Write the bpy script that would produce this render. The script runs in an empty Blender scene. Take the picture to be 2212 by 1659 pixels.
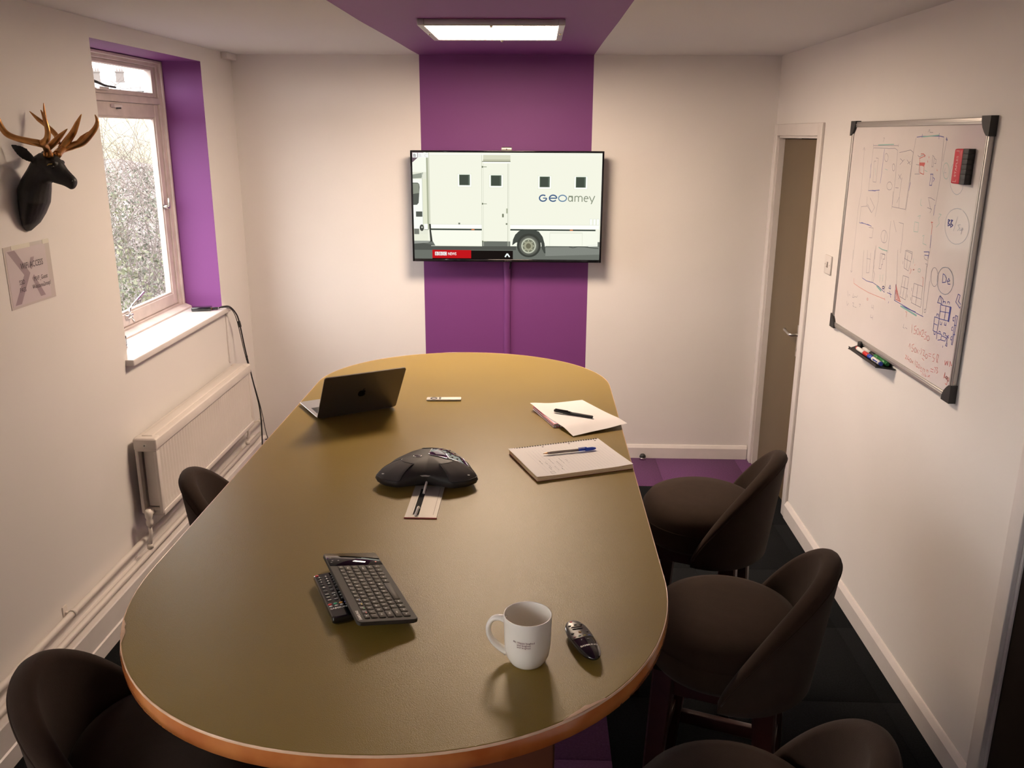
import bpy, bmesh, math, random
from mathutils import Vector, Matrix
random.seed(7)
R = math.radians
SC = bpy.context.scene
COL = SC.collection

# ------------------------------------------------------------------ camera, world, light, exposure
cam = bpy.data.cameras.new('camera'); camo = bpy.data.objects.new('camera', cam); COL.objects.link(camo)
cam.sensor_width = 36.0; cam.sensor_fit = 'HORIZONTAL'; cam.lens = 1878.1 * 36 / 2212
cam.clip_start = 0.02; cam.clip_end = 500
_r = Vector((0.99956982, 0.02897102, 0.00456713)); _u = Vector((-0.01239171, 0.27603651, 0.96106727)); _f = Vector((-0.0265824, 0.96071043, -0.27627676))
camo.matrix_world = Matrix(((_r.x, _u.x, -_f.x, 0), (_r.y, _u.y, -_f.y, 0), (_r.z, _u.z, -_f.z, 1.98), (0, 0, 0, 1)))
SC.camera = camo
w = bpy.data.worlds.new('sky'); SC.world = w; w.use_nodes = True
nt = w.node_tree; nt.nodes.clear()
SKY = 8.0
tc = nt.nodes.new('ShaderNodeTexCoord'); sx = nt.nodes.new('ShaderNodeSeparateXYZ'); mr = nt.nodes.new('ShaderNodeMapRange')
mr.inputs[1].default_value = 0.0; mr.inputs[2].default_value = 1.0; mr.inputs[3].default_value = 1.0; mr.inputs[4].default_value = 1.35
bg = nt.nodes.new('ShaderNodeBackground'); mu = nt.nodes.new('ShaderNodeMath'); mu.operation = 'MULTIPLY'; mu.inputs[1].default_value = SKY
wo = nt.nodes.new('ShaderNodeOutputWorld')
nt.links.new(tc.outputs['Generated'], sx.inputs[0]); nt.links.new(sx.outputs[2], mr.inputs[0]); nt.links.new(mr.outputs[0], mu.inputs[0])
nt.links.new(mu.outputs[0], bg.inputs[1]); bg.inputs[0].default_value = (1.0, 0.965, 0.935, 1); nt.links.new(bg.outputs[0], wo.inputs[0])
PANEL = 62.0                                    # strength of the ceiling panel's diffuser
PANEL_COL = (1.0, 0.76, 0.56)
vs = SC.view_settings; vs.view_transform = 'Standard'; vs.look = 'None'; vs.gamma = 1; vs.use_curve_mapping = False; vs.exposure = 0.14
SC.display_settings.display_device = 'sRGB'
SC.cycles.max_bounces = 10; SC.cycles.diffuse_bounces = 6; SC.cycles.transparent_max_bounces = 12
SC.cycles.caustics_reflective = False; SC.cycles.caustics_refractive = False; SC.cycles.sample_clamp_indirect = 4

# ------------------------------------------------------------------ materials
def mat(name, col, rough=0.6, metal=0.0, var=0.0, vscale=8.0, bump=0.0, bscale=200.0, bkind='noise', spec=0.5, emit=None, estr=0.0, coat=0.0, sheen=0.0, col2=None, bdist=0.001, alpha=1.0, trans=0.0):
    m = bpy.data.materials.new(name); m.use_nodes = True
    n = m.node_tree; b = n.nodes['Principled BSDF']
    b.inputs['Base Color'].default_value = (*col, 1); b.inputs['Roughness'].default_value = rough; b.inputs['Metallic'].default_value = metal
    b.inputs['Specular IOR Level'].default_value = spec; b.inputs['Coat Weight'].default_value = coat; b.inputs['Sheen Weight'].default_value = sheen
    b.inputs['Alpha'].default_value = alpha; b.inputs['Transmission Weight'].default_value = trans
    if emit: b.inputs['Emission Color'].default_value = (*emit, 1); b.inputs['Emission Strength'].default_value = estr
    co = n.nodes.new('ShaderNodeTexCoord')
    if var > 0 or col2:
        no = n.nodes.new('ShaderNodeTexNoise'); no.inputs['Scale'].default_value = vscale; no.inputs['Detail'].default_value = 5
        cr = n.nodes.new('ShaderNodeValToRGB'); cr.color_ramp.elements[0].position = 0.3; cr.color_ramp.elements[1].position = 0.72
        c2 = col2 if col2 else tuple(min(1, c * (1 + var)) for c in col)
        c1 = col if col2 else tuple(c * (1 - var) for c in col)
        cr.color_ramp.elements[0].color = (*c1, 1); cr.color_ramp.elements[1].color = (*c2, 1)
        n.links.new(co.outputs['Object'], no.inputs['Vector']); n.links.new(no.outputs['Fac'], cr.inputs[0]); n.links.new(cr.outputs[0], b.inputs['Base Color'])
    if bump > 0:
        if bkind == 'noise':
            t = n.nodes.new('ShaderNodeTexNoise'); t.inputs['Detail'].default_value = 3; o = t.outputs['Fac']
        elif bkind == 'cell':
            t = n.nodes.new('ShaderNodeTexVoronoi'); t.feature = 'DISTANCE_TO_EDGE'; o = t.outputs['Distance']
        else:
            t = n.nodes.new('ShaderNodeTexWave'); t.inputs['Distortion'].default_value = 1.5; t.bands_direction = 'X'; o = t.outputs['Fac']
        t.inputs['Scale'].default_value = bscale
        n.links.new(co.outputs['Object'], t.inputs['Vector'])
        bp = n.nodes.new('ShaderNodeBump'); bp.inputs['Strength'].default_value = bump; bp.inputs['Distance'].default_value = bdist
        if bkind == 'cell':
            mrn = n.nodes.new('ShaderNodeMapRange'); mrn.inputs[2].default_value = 0.25; n.links.new(o, mrn.inputs[0]); o = mrn.outputs[0]
        n.links.new(o, bp.inputs['Height']); n.links.new(bp.outputs[0], b.inputs['Normal'])
    return m

WHITE = (0.80, 0.775, 0.755)
m_wall = mat('white_emulsion', WHITE, 0.62, bump=0.25, bscale=60, var=0.015, vscale=3)
m_ceil = mat('ceiling_emulsion', (0.70, 0.70, 0.70), 0.8, bump=0.15, bscale=50)
PUR = (0.185, 0.042, 0.205)
m_purple = mat('purple_emulsion', PUR, 0.6, bump=0.25, bscale=60)
m_gloss = mat('white_gloss_paint', (0.74, 0.70, 0.68), 0.3, var=0.03, vscale=12, bump=0.15, bscale=30)
m_frame = mat('aged_white_window_paint', (0.66, 0.58, 0.55), 0.4, var=0.10, vscale=14, bump=0.3, bscale=40)
m_rad = mat('cream_radiator_paint', (0.74, 0.69, 0.64), 0.32, var=0.03, vscale=6)
m_carp = mat('charcoal_carpet', (0.006, 0.0068, 0.0075), 0.97, bump=0.8, bscale=260, bdist=0.003, col2=(0.012, 0.0135, 0.015), vscale=160, spec=0.08)
m_carpp = mat('purple_carpet', (0.125, 0.042, 0.135), 0.95, bump=0.8, bscale=260, bdist=0.003, var=0.18, vscale=120)
m_under = mat('floor_joint', (0.01, 0.01, 0.012), 0.95)
m_door = mat('brown_door_paint', (0.130, 0.092, 0.048), 0.5, var=0.03, vscale=5)
m_dark = mat('unlit_corridor_black', (0.004, 0.003, 0.002), 0.9, spec=0.1)  # near-black colour stands in for the shade of the unlit corridor
m_steel = mat('brushed_steel', (0.62, 0.60, 0.57), 0.32, 1.0)
m_alu = mat('anodised_aluminium', (0.52, 0.50, 0.48), 0.42, 0.8)
m_chrome = mat('chrome', (0.8, 0.8, 0.8), 0.12, 1.0)
m_black = mat('black_plastic', (0.012, 0.012, 0.013), 0.35)
m_blackm = mat('matt_black_plastic', (0.02, 0.02, 0.021), 0.55)
m_blackg = mat('glossy_black_plastic', (0.006, 0.006, 0.008), 0.06, coat=0.6)
m_leather = mat('olive_leathercloth', (0.235, 0.158, 0.032), 0.33, bump=0.16, bscale=400, bkind='cell', bdist=0.0012, var=0.05, vscale=3, spec=0.30)
m_edge = mat('orange_brown_edge_varnish', (0.36, 0.085, 0.018), 0.22, col2=(0.62, 0.24, 0.07), vscale=7, coat=0.4)
m_edgeb = mat('pale_edge_bead', (0.75, 0.5, 0.33), 0.25, coat=0.4, var=0.2, vscale=20)
m_wood = mat('dark_mahogany', (0.032, 0.008, 0.006), 0.3, var=0.3, vscale=14, coat=0.2)
m_pedw = mat('brown_pedestal_veneer', (0.11, 0.035, 0.015), 0.4, var=0.25, vscale=9)
m_fab = mat('dark_brown_fabric', (0.033, 0.019, 0.012), 0.95, bump=0.6, bscale=600, bdist=0.001, var=0.10, vscale=25, sheen=0.06, spec=0.2)
m_stag = mat('matt_black_resin', (0.008, 0.008, 0.009), 0.5, bump=0.5, bscale=70, bdist=0.002)
m_bronze = mat('bronze_antler', (0.42, 0.19, 0.06), 0.3, 0.85, col2=(0.62, 0.33, 0.12), vscale=30, bump=0.4, bscale=90, bdist=0.002)
m_paper = mat('white_paper', (0.80, 0.78, 0.78), 0.7)
m_cream = mat('page_edges', (0.85, 0.66, 0.42), 0.8, bump=0.6, bscale=400)
m_red = mat('red_card', (0.60, 0.03, 0.06), 0.45)
m_ink = mat('black_ink', (0.02, 0.012, 0.02), 0.6)
m_grey = mat('grey_keys', (0.10, 0.085, 0.065), 0.5, spec=0.3)
m_kbb = mat('keyboard_body', (0.045, 0.038, 0.030), 0.6, spec=0.25)
m_plate = mat('satin_silver_plate', (0.40, 0.37, 0.33), 0.5, 0.25)
m_phone = mat('satin_black_housing', (0.028, 0.024, 0.022), 0.55, spec=0.35)
m_legend = mat('white_legend', (0.75, 0.75, 0.72), 0.5)
m_mug = mat('glazed_white_china', (0.93, 0.89, 0.80), 0.12, coat=0.2)
m_space = mat('space_grey_aluminium', (0.16, 0.145, 0.135), 0.4, 0.7)
m_spaceb = mat('pale_grey_aluminium', (0.42, 0.42, 0.44), 0.4, 0.7)
m_board = mat('whiteboard_enamel', (0.76, 0.72, 0.72), 0.09, var=0.04, vscale=3, spec=0.5)
m_glass = bpy.data.materials.new('window_glass'); m_glass.use_nodes = True
_n = m_glass.node_tree; _n.nodes.clear()
_t = _n.nodes.new('ShaderNodeBsdfTransparent'); _g = _n.nodes.new('ShaderNodeBsdfGlossy'); _g.inputs['Roughness'].default_value = 0.02
_x = _n.nodes.new('ShaderNodeMixShader'); _x.inputs[0].default_value = 0.05; _o = _n.nodes.new('ShaderNodeOutputMaterial')
_n.links.new(_t.outputs[0], _x.inputs[1]); _n.links.new(_g.outputs[0], _x.inputs[2]); _n.links.new(_x.outputs[0], _o.inputs[0])
def emat(name, col, s=1.0):
    m = bpy.data.materials.new(name); m.use_nodes = True; n = m.node_tree; n.nodes.clear()
    e = n.nodes.new('ShaderNodeEmission'); e.inputs[0].default_value = (*col, 1); e.inputs[1].default_value = s * (0.96 if name.startswith('screen') else 1)
    o = n.nodes.new('ShaderNodeOutputMaterial'); n.links.new(e.outputs[0], o.inputs[0]); return m
def srgb(r, g, b): return tuple((c / 255 / 12.92) if c / 255 <= 0.04045 else ((c / 255 + 0.055) / 1.055) ** 2.4 for c in (r, g, b))

# ------------------------------------------------------------------ mesh helpers
class MB:
    def __init__(s): s.bm = bmesh.new(); s.mats = []
    def mi(s, m):
        if m not in s.mats: s.mats.append(m)
        return s.mats.index(m)
    def _tag(s, faces, m, smooth=False):
        i = s.mi(m)
        for f in faces: f.material_index = i; f.smooth = smooth
    def box(s, x0, x1, y0, y1, z0, z1, m, bev=0.0, seg=2, M=None):
        t = bmesh.new()
        bmesh.ops.create_cube(t, size=1.0)
        for v in t.verts: v.co = Vector((x0 + (v.co.x + .5) * (x1 - x0), y0 + (v.co.y + .5) * (y1 - y0), z0 + (v.co.z + .5) * (z1 - z0)))
        if bev > 0: bmesh.ops.bevel(t, geom=list(t.edges), offset=bev, segments=seg, profile=0.6, affect='EDGES', clamp_overlap=True)
        if M is not None: t.transform(M)
        return s.absorb(t, m, bev > 0)
    def absorb(s, t, m, smooth=False):
        i = s.mi(m); vm = {}
        for v in t.verts: vm[v.index if False else v] = s.bm.verts.new(v.co)
        out = []
        for f in t.faces:
            try: nf = s.bm.faces.new([vm[v] for v in f.verts])
            except ValueError: continue
            nf.material_index = i; nf.smooth = smooth; out.append(nf)
        t.free(); return out
    def poly(s, pts, m, smooth=False):
        f = s.bm.faces.new([s.bm.verts.new(Vector(p)) for p in pts]); f.material_index = s.mi(m); f.smooth = smooth; return f
    def loft(s, rings, m, close=True, cap0=True, cap1=True, smooth=True):
        rs = [[s.bm.verts.new(Vector(p)) for p in r] for r in rings]; i = s.mi(m); n = len(rs[0])
        for a, b in zip(rs, rs[1:]):
            for k in range(n if close else n - 1):
                f = s.bm.faces.new((a[k], a[(k + 1) % n], b[(k + 1) % n], b[k])); f.material_index = i; f.smooth = smooth
        if cap0: f = s.bm.faces.new(rs[0][::-1]); f.material_index = i
        if cap1: f = s.bm.faces.new(rs[-1]); f.material_index = i
    def lathe(s, prof, m, n=32, c=(0, 0, 0), cap0=False, cap1=False, sx=1, sy=1):
        s.loft([[(c[0] + r * sx * math.cos(2 * math.pi * k / n), c[1] + r * sy * math.sin(2 * math.pi * k / n), c[2] + z) for k in range(n)] for r, z in prof], m, cap0=cap0, cap1=cap1)
    def tube(s, pts, rad, m, n=8, caps=True, sub=0):
        P = [Vector(p) for p in pts]
        rr = rad if isinstance(rad, (list, tuple)) else [rad] * len(P)
        if sub:
            Q = []; q2 = []
            for i in range(len(P) - 1):
                p0 = P[max(i - 1, 0)]; p1 = P[i]; p2 = P[i + 1]; p3 = P[min(i + 2, len(P) - 1)]
                for k in range(sub):
                    t = k / sub
                    Q.append(0.5 * ((2 * p1) + (-p0 + p2) * t + (2 * p0 - 5 * p1 + 4 * p2 - p3) * t * t + (-p0 + 3 * p1 - 3 * p2 + p3) * t ** 3)); q2.append(rr[i] * (1 - t) + rr[i + 1] * t)
            Q.append(P[-1]); q2.append(rr[-1]); P, rr = Q, q2
        T0 = (P[1] - P[0]).normalized(); N = T0.orthogonal().normalized(); rings = []
        for i, p in enumerate(P):
            T = (P[min(i + 1, len(P) - 1)] - P[max(i - 1, 0)]).normalized()
            N = (N - T * N.dot(T)); N = N.normalized() if N.length > 1e-6 else T.orthogonal().normalized()
            B = T.cross(N)
            rings.append([p + (N * math.cos(2 * math.pi * k / n) + B * math.sin(2 * math.pi * k / n)) * rr[i] for k in range(n)])
        s.loft(rings, m, cap0=caps, cap1=caps)
    def prism(s, pts, z0, z1, m, M=None, smooth=False):
        t = bmesh.new(); a = [t.verts.new((p[0], p[1], z0)) for p in pts]; b = [t.verts.new((p[0], p[1], z1)) for p in pts]; n = len(pts)
        t.faces.new(a[::-1]); t.faces.new(b)
        for k in range(n): t.faces.new((a[k], a[(k + 1) % n], b[(k + 1) % n], b[k]))
        if M is not None: t.transform(M)
        return s.absorb(t, m, smooth)
    def mesh(s, me, m, M=None):
        t = bmesh.new(); t.from_mesh(me)
        if M is not None: t.transform(M)
        s.absorb(t, m)
    def build(s, name, parent=None, loc=None, norm=True, **kw):
        if norm: bmesh.ops.recalc_face_normals(s.bm, faces=s.bm.faces)
        me = bpy.data.meshes.new(name); s.bm.to_mesh(me); s.bm.free()
        for m in s.mats: me.materials.append(m)
        o = bpy.data.objects.new(name, me); COL.objects.link(o)
        if parent is not None: o.parent = parent
        if loc: o.location = loc
        for k, v in kw.items(): o[k] = v
        return o
def empty(name, label, cat, loc=(0, 0, 0), rz=0, group=None):
    o = bpy.data.objects.new(name, None); COL.objects.link(o); o.location = loc; o.rotation_euler = (0, 0, rz); o.empty_display_size = 0.05
    o['label'] = label; o['category'] = cat
    if group: o['group'] = group
    return o
def frame_of(o, X, Y, Z): return Matrix(((X[0], Y[0], Z[0], o[0]), (X[1], Y[1], Z[1], o[1]), (X[2], Y[2], Z[2], o[2]), (0, 0, 0, 1)))
def thing_m(name, label, cat, Mx, group=None):
    o = empty(name, label, cat, group=group); o.matrix_world = Mx; return o
def text_mesh(txt, size, align='LEFT', sx=1.0, bold=0.0, space=1.0):
    c = bpy.data.curves.new('txt', 'FONT'); c.body = txt; c.size = size; c.align_x = align; c.align_y = 'BOTTOM_BASELINE' if False else 'BOTTOM'
    c.resolution_u = 2; c.offset = bold; c.space_character = space
    o = bpy.data.objects.new('txt', c); me = bpy.data.meshes.new_from_object(o); bpy.data.objects.remove(o); bpy.data.curves.remove(c)
    if sx != 1:
        for v in me.vertices: v.co.x *= sx
    return me
def copy_tree(o, parent=None):
    c = o.copy(); COL.objects.link(c)
    if parent is not None: c.parent = parent
    for ch in list(o.children): copy_tree(ch, c)
    return c

XL, XR, YB, ZC, YF = -1.761, 1.363, 5.234, 2.41, -2.0
# ------------------------------------------------------------------ setting
def struct(b, name, parent=None, **kw):
    o = b.build(name, parent, norm=False, **kw)
    if parent is None: o['kind'] = 'structure'
    return o
b = MB(); b.box(XL - .3, XR + .15, YF - .15, YB + .2, -.12, -.012, m_under)
floor = struct(b, 'floor')
SX0, SX1, YP = -0.735, 0.268, 4.757
_tm = {}
def tile(x0, x1, y0, y1, m):
    x0 = max(x0, XL); x1 = min(x1, XR + .1); y0 = max(y0, YF); y1 = min(y1, YB)
    if x1 - x0 < .02 or y1 - y0 < .02: return
    key = (round(x1 - x0, 3), round(y1 - y0, 3), m.name)
    if key not in _tm:
        q = MB(); q.box(0, x1 - x0 - .0012, 0, y1 - y0 - .0012, -.012, 0, m, bev=.0012, seg=1); o = q.build('carpet_tile', floor); _tm[key] = o.data
    else:
        o = bpy.data.objects.new('carpet_tile', _tm[key]); COL.objects.link(o); o.parent = floor
    o.location = (x0 + .0006, y0 + .0006, 0)
for i in range(-3, 4):
    xa = SX0 + .5015 * i; pur = i in (0, 1)
    tile(xa, xa + .5015, YP, YB, m_carpp)
    off = 0.0 if not pur else 0.16
    y = YP
    if pur: tile(xa, xa + .5015, YP - .34, YP, m_carpp); y = YP - .34
    while y > YF:
        tile(xa, xa + .5015, y - .5, y, m_carpp if pur else m_carp); y -= .5
tile(SX0 + .5015 * 4, XR + .1, YP, YB, m_carpp)
y = YP
while y > YF: tile(SX0 + .5015 * 4, XR + .1, y - .5, y, m_carp); y -= .5

# ceiling, purple stripe carried up from the back wall
b = MB()
Lx = [(YF - .15, -.718), (3.1, -.718), (3.7, -.716), (4.3, -.700), (4.6, -.694), (4.95, -.69), (YB, -.681), (YB + .2, -.681)]
Rx = [(YF - .15, .314), (3.1, .314), (3.7, .314), (4.3, .310), (4.6, .309), (4.95, .309), (YB, .31), (YB + .2, .31)]
for (ya, la), (yb, lb), (_, ra), (_, rb) in zip(Lx, Lx[1:], Rx, Rx[1:]):
    for (p, q, r_, s_, m) in ((XL - .3, XL - .3, la, lb, m_ceil), (la, lb, ra, rb, m_purple), (ra, rb, XR + .15, XR + .15, m_ceil)):
        b.poly([(p, ya, ZC), (q, yb, ZC), (s_, yb, ZC), (r_, ya, ZC)], m)
b.box(XL - .3, XR + .15, YF - .15, YB + .2, ZC + .01, ZC + .12, m_ceil)
struct(b, 'ceiling')
# back wall with its painted purple stripe
b = MB()
for x0, x1, m in ((XL - .3, -.6814, m_wall), (-.6814, .3099, m_purple), (.3099, XR + .15, m_wall)): b.box(x0, x1, YB, YB + .2, -.05, ZC, m)
struct(b, 'wall_back')
b = MB(); b.box(XL - .3, XR + .15, YF - .15, YF, -.05, ZC, m_wall); struct(b, 'wall_front')
# left wall with the window opening
WY0, WY1, WZ0, WZ1 = 3.592, 4.757, 1.012, 2.336
b = MB(); T = .29
OFF2, OFF3 = 3.95, 5.30
for y0, y1 in ((YF, WY0 - OFF3), (WY1 - OFF3, WY0 - OFF2), (WY1 - OFF2, WY0), (WY1, YB)): b.box(XL - T, XL, y0, y1, -.05, ZC, m_wall)
for y0, y1 in ((WY0, WY1), (WY0 - OFF2, WY1 - OFF2), (WY0 - OFF3, WY1 - OFF3)): b.box(XL - T, XL, y0, y1, -.05, WZ0, m_wall); b.box(XL - T, XL, y0, y1, WZ1, ZC, m_wall)
b.bm.faces.ensure_lookup_table(); pi_ = b.mi(m_purple)
for f in b.bm.faces:
    c = f.calc_center_median(); n = f.normal
    f.normal_update()
    if abs(c.x - (XL - T / 2)) < .01:
        if min(abs(c.y - WY0), abs(c.y - WY1), abs(c.y - WY0 + OFF2), abs(c.y - WY1 + OFF2), abs(c.y - WY0 + OFF3), abs(c.y - WY1 + OFF3)) < .002 : f.material_index = pi_
        if abs(c.z - WZ1) < .002: f.material_index = pi_
struct(b, 'wall_left')
# right wall with two door openings
D1a, D1b, D2a, D2b, DH = 4.410, 5.150, 1.48, 2.238, 1.978
b = MB(); T2 = .11
for y0, y1, z0 in ((YF, D2a, -.05), (D2b, D1a, -.05), (D1b, YB, -.05), (D2a, D2b, DH), (D1a, D1b, DH)): b.box(XR, XR + T2, y0, y1, z0, ZC, m_wall)
struct(b, 'wall_right')
b = MB()   # corridor beyond the second doorway
b.box(XR + T2, 2.7, 1.0, 1.05, -.05, ZC, m_dark); b.box(XR + T2, 2.7, 5.5, 5.55, -.05, ZC, m_dark); b.box(2.7, 2.75, 1.0, 5.55, -.05, ZC, m_dark); b.box(XR + T2, 2.7, 2.75, 2.8, -.05, ZC, m_dark)
b.box(XR + T2, 2.75, 1.0, 5.55, -.06, -.01, m_under); b.box(XR + T2, 2.75, 1.0, 5.55, ZC, ZC + .05, m_dark); b.box(XR + T2 - .001, XR + T2 + .02, YB, 5.55, -.05, ZC, m_dark)
struct(b, 'wall_corridor')
# doors
def door(name, ya, yb, leaf):
    b = MB()
    W = .062
    for (y0, y1, z0, z1) in ((ya - W, ya, 0, DH + W), (yb, min(yb + W, YB - .001), 0, DH + W), (ya, yb, DH, DH + W)):
        b.box(XR - .016, XR, y0, y1, z0, z1, m_gloss, bev=.004)
    root = struct(b, name)
    b = MB()
    for (y0, y1, z0, z1) in ((ya, ya + .012, 0, DH), (yb - .012, yb, 0, DH), (ya, yb, DH - .012, DH)):
        b.box(XR - .002, XR + T2, y0, y1, z0, z1, m_gloss)
    b.build('door_lining', root)
    if leaf:
        xl_ = XR + .030
        b = MB(); b.box(xl_, xl_ + .04, ya + .014, yb - .014, .008, DH - .016, m_door, bev=.002); lf = b.build('door_leaf', root)
        b = MB()
        b.box(xl_ - .006, xl_, ya + .105, ya + .147, .845, 1.015, m_steel, bev=.003)
        b.build('handle_plate', lf)
        b = MB(); b.tube([(xl_ - .004, ya + .126, .965), (xl_ - .042, ya + .126, .965), (xl_ - .048, ya + .136, .966), (xl_ - .048, ya + .235, .972)], .0085, m_steel, n=10); b.build('lever_handle', lf)
        b = MB(); b.box(xl_ - .0072, xl_ - .0055, ya + .123, ya + .129, .875, .890, m_black); b.build('keyhole', lf)
        for z in (.22, .98, 1.72):
            b = MB(); b.tube([(XR + .035, yb - .014, z), (XR + .035, yb - .014, z + .09)], .006, m_steel); b.box(XR + .033, XR + .045, yb - .03, yb - .013, z, z + .09, m_steel); b.build('hinge', lf)
    return root
door('door_1', D1a, D1b, True); d2 = door('door_2', D2a, D2b, False)
m_ddoor = mat('near_black_door_paint', (.011, .007, .005), .6, spec=.15)
b = MB(); b.box(XR + .003, XR + .043, D2a + .004, D2b - .004, .008, DH - .004, m_ddoor, bev=.002); lf = b.build('door_leaf', d2)
b = MB(); b.box(XR - .003, XR + .003, D2a + .05, D2a + .09, .87, 1.03, m_steel, bev=.002); b.build('handle_plate', lf)
# baseboards
def skirt(name, pa, pb, nrm, h, t):
    b = MB(); pa = Vector(pa); pb = Vector(pb); n = Vector(nrm)
    prof = [(0, 0), (t, 0), (t, h * .78), (t * .45, h * .97), (t * .3, h), (0, h)]
    b.loft([[p + n * q[0] + Vector((0, 0, q[1])) for q in prof] for p in (pa, pb)], m_gloss, smooth=False)
    o = b.build(name); o['kind'] = 'structure'; return o
skirt('baseboard_back', (XL + .09, YB, 0), (XR - .018, YB, 0), (0, -1, 0), .088, .018)
skirt('baseboard_right', (XR, D2b + .062, 0), (XR, D1a - .062, 0), (-1, 0, 0), .094, .018)
skirt('baseboard_front', (XL, YF, 0), (XR, YF, 0), (0, 1, 0), .09, .018)
b = MB()   # boxed-in ledge along the left wall
prof = [(0, 0), (.088, 0), (.088, .062), (.082, .066), (.082, .155), (.078, .160), (0, .160)]
b.loft([[(XL + q[0], y, q[1]) for q in prof] for y in (YF, 5.10)], m_gloss, smooth=False)
o = b.build('baseboard_left'); o['kind'] = 'structure'
# thin corner boxing by the window
b = MB(); b.box(XL, XL + .035, YB - .16, YB, 2.375, 2.41, m_wall, bev=.004); struct(b, 'trim_1')
b = MB(); b.box(XL, XL + .010, 4.79, 4.815, .71, 1.010, m_wall, bev=.003); struct(b, 'trim_2')
# ------------------------------------------------------------------ window
win = MB(); FX = XL - .215                     # inner face of the fixed frame
def ring(b, x0, x1, y0, y1, z0, z1, wy, wz0, wz1, m, bev=.003):
    b.box(x0, x1, y0, y0 + wy, z0, z1, m, bev=bev); b.box(x0, x1, y1 - wy, y1, z0, z1, m, bev=bev)
    b.box(x0, x1, y0 + wy, y1 - wy, z0, z0 + wz0, m, bev=bev); b.box(x0, x1, y0 + wy, y1 - wy, z1 - wz1, z1, m, bev=bev)
ring(win, FX - .055, FX, WY0 + .002, WY1 - .002, 1.044, WZ1 - .003, .052, .028, .030, m_frame)
ring(win, FX - .05, FX + .012, WY0 + .002, WY1 - .002, 1.044, WZ1 - .003, .020, .012, .014, m_frame)
win.box(FX - .055, FX + .004, WY0 + .05, WY1 - .05, 2.118, 2.150, m_frame, bev=.004)
window = struct(win, 'window_1')
b = MB(); ring(b, FX - .048, FX - .008, WY0 + .056, WY1 - .056, 1.074, 2.116, .048, .060, .062, m_frame); cas = b.build('casement', window)
b = MB(); ring(b, FX - .034, FX - .014, WY0 + .104, WY1 - .104, 1.134, 2.054, .010, .010, .010, m_frame, .002); b.build('glazing_bead', cas)
b = MB(); b.box(FX - .032, FX - .028, WY0 + .104, WY1 - .104, 1.133, 2.055, m_glass); b.build('glass_pane', cas, label='lower clear glass pane')
b = MB(); ring(b, FX - .048, FX - .010, WY0 + .056, WY1 - .056, 2.152, 2.302, .040, .022, .018, m_frame); fan = b.build('fanlight', window)
b = MB(); b.box(FX - .032, FX - .028, WY0 + .095, WY1 - .095, 2.173, 2.285, m_glass); b.build('glass_pane', fan, label='upper clear glass pane')
b = MB()
b.box(XL - .22, XL + .038, 3.565, WY1 + .048, 1.012, 1.040, m_gloss, bev=.005)
b.build('window_sill', window)
b = MB(); b.loft([[(FX + q[0], y, 1.040 + q[1]) for q in ((-.02, 0), (.045, 0), (.045, .008), (.012, .022), (-.02, .022))] for y in (WY0 + .003, WY1 - .003)], m_frame, smooth=False); b.build('frame_bottom_moulding', window)
b = MB(); b.tube([(FX - .012, 4.654, 1.60), (FX + .018, 4.654, 1.60)], .010, m_steel, n=12); b.tube([(FX + .018, 4.654, 1.60), (FX + .020, 4.652, 1.645)], .006, m_alu); b.build('casement_fastener', window, label='small white metal fastener')
b = MB()
b.box(FX - .01, FX + .012, 4.07, 4.12, 1.112, 1.130, m_chrome, bev=.003); b.tube([(FX + .004, 4.09, 1.12), (FX + .012, 4.09, 1.16), (FX + .012, 4.13, 1.175), (FX + .02, 4.24, 1.215)], .0055, m_chrome)
b.tube([(FX + .004, 4.10, 1.13), (FX + .016, 4.11, 1.09)], .005, m_chrome); b.build('window_stay', window, label='chrome stay on the bottom rail')
b = MB(); b.box(FX - .006, FX + .014, 4.17, 4.25, 2.092, 2.106, m_gloss, bev=.003); b.box(FX - .006, FX + .012, 4.225, 4.24, 2.085, 2.104, m_black, bev=.001); b.build('fanlight_catch', window)
b = MB(); b.tube([(FX - .006, 4.00, 2.205), (FX + .01, 4.03, 2.195), (FX + .012, 4.10, 2.183), (FX + .014, 4.20, 2.18)], [.006, .006, .005, .004], m_blackm); b.box(FX - .01, FX + .008, 4.06, 4.15, 2.165, 2.178, m_gloss, bev=.002); b.build('fanlight_stay', window, label='dark metal casement stay')

w2 = copy_tree(window); w2.name = 'window_2'; w2.location.y = -OFF2
w3 = copy_tree(window); w3.name = 'window_3'; w3.location.y = -OFF3
# ------------------------------------------------------------------ outside
m_grass = mat('pale_winter_grass', (0.094, 0.098, 0.056), 0.95, col2=(0.116, 0.109, 0.071), vscale=0.6)
m_twig = mat('bare_twigs', (0.053, 0.044, 0.039), 0.9, col2=(0.112, 0.094, 0.079), vscale=2)
m_twig2 = mat('reddish_stems', (0.094, 0.068, 0.056), 0.9, col2=(0.128, 0.105, 0.083), vscale=2)
m_leaf = mat('evergreen_leaf', (0.041, 0.051, 0.027), 0.6, col2=(0.105, 0.112, 0.056), vscale=5)
m_leafd = mat('ivy_leaf', (0.032, 0.041, 0.028), 0.6, col2=(0.071, 0.083, 0.053), vscale=5)
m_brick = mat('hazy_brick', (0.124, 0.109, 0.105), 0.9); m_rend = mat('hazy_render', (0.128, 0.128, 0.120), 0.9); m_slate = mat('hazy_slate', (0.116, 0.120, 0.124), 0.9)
m_litter = mat('leaf_litter', (0.068, 0.060, 0.053), 0.95, col2=(0.128, 0.112, 0.112), vscale=3)
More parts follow.
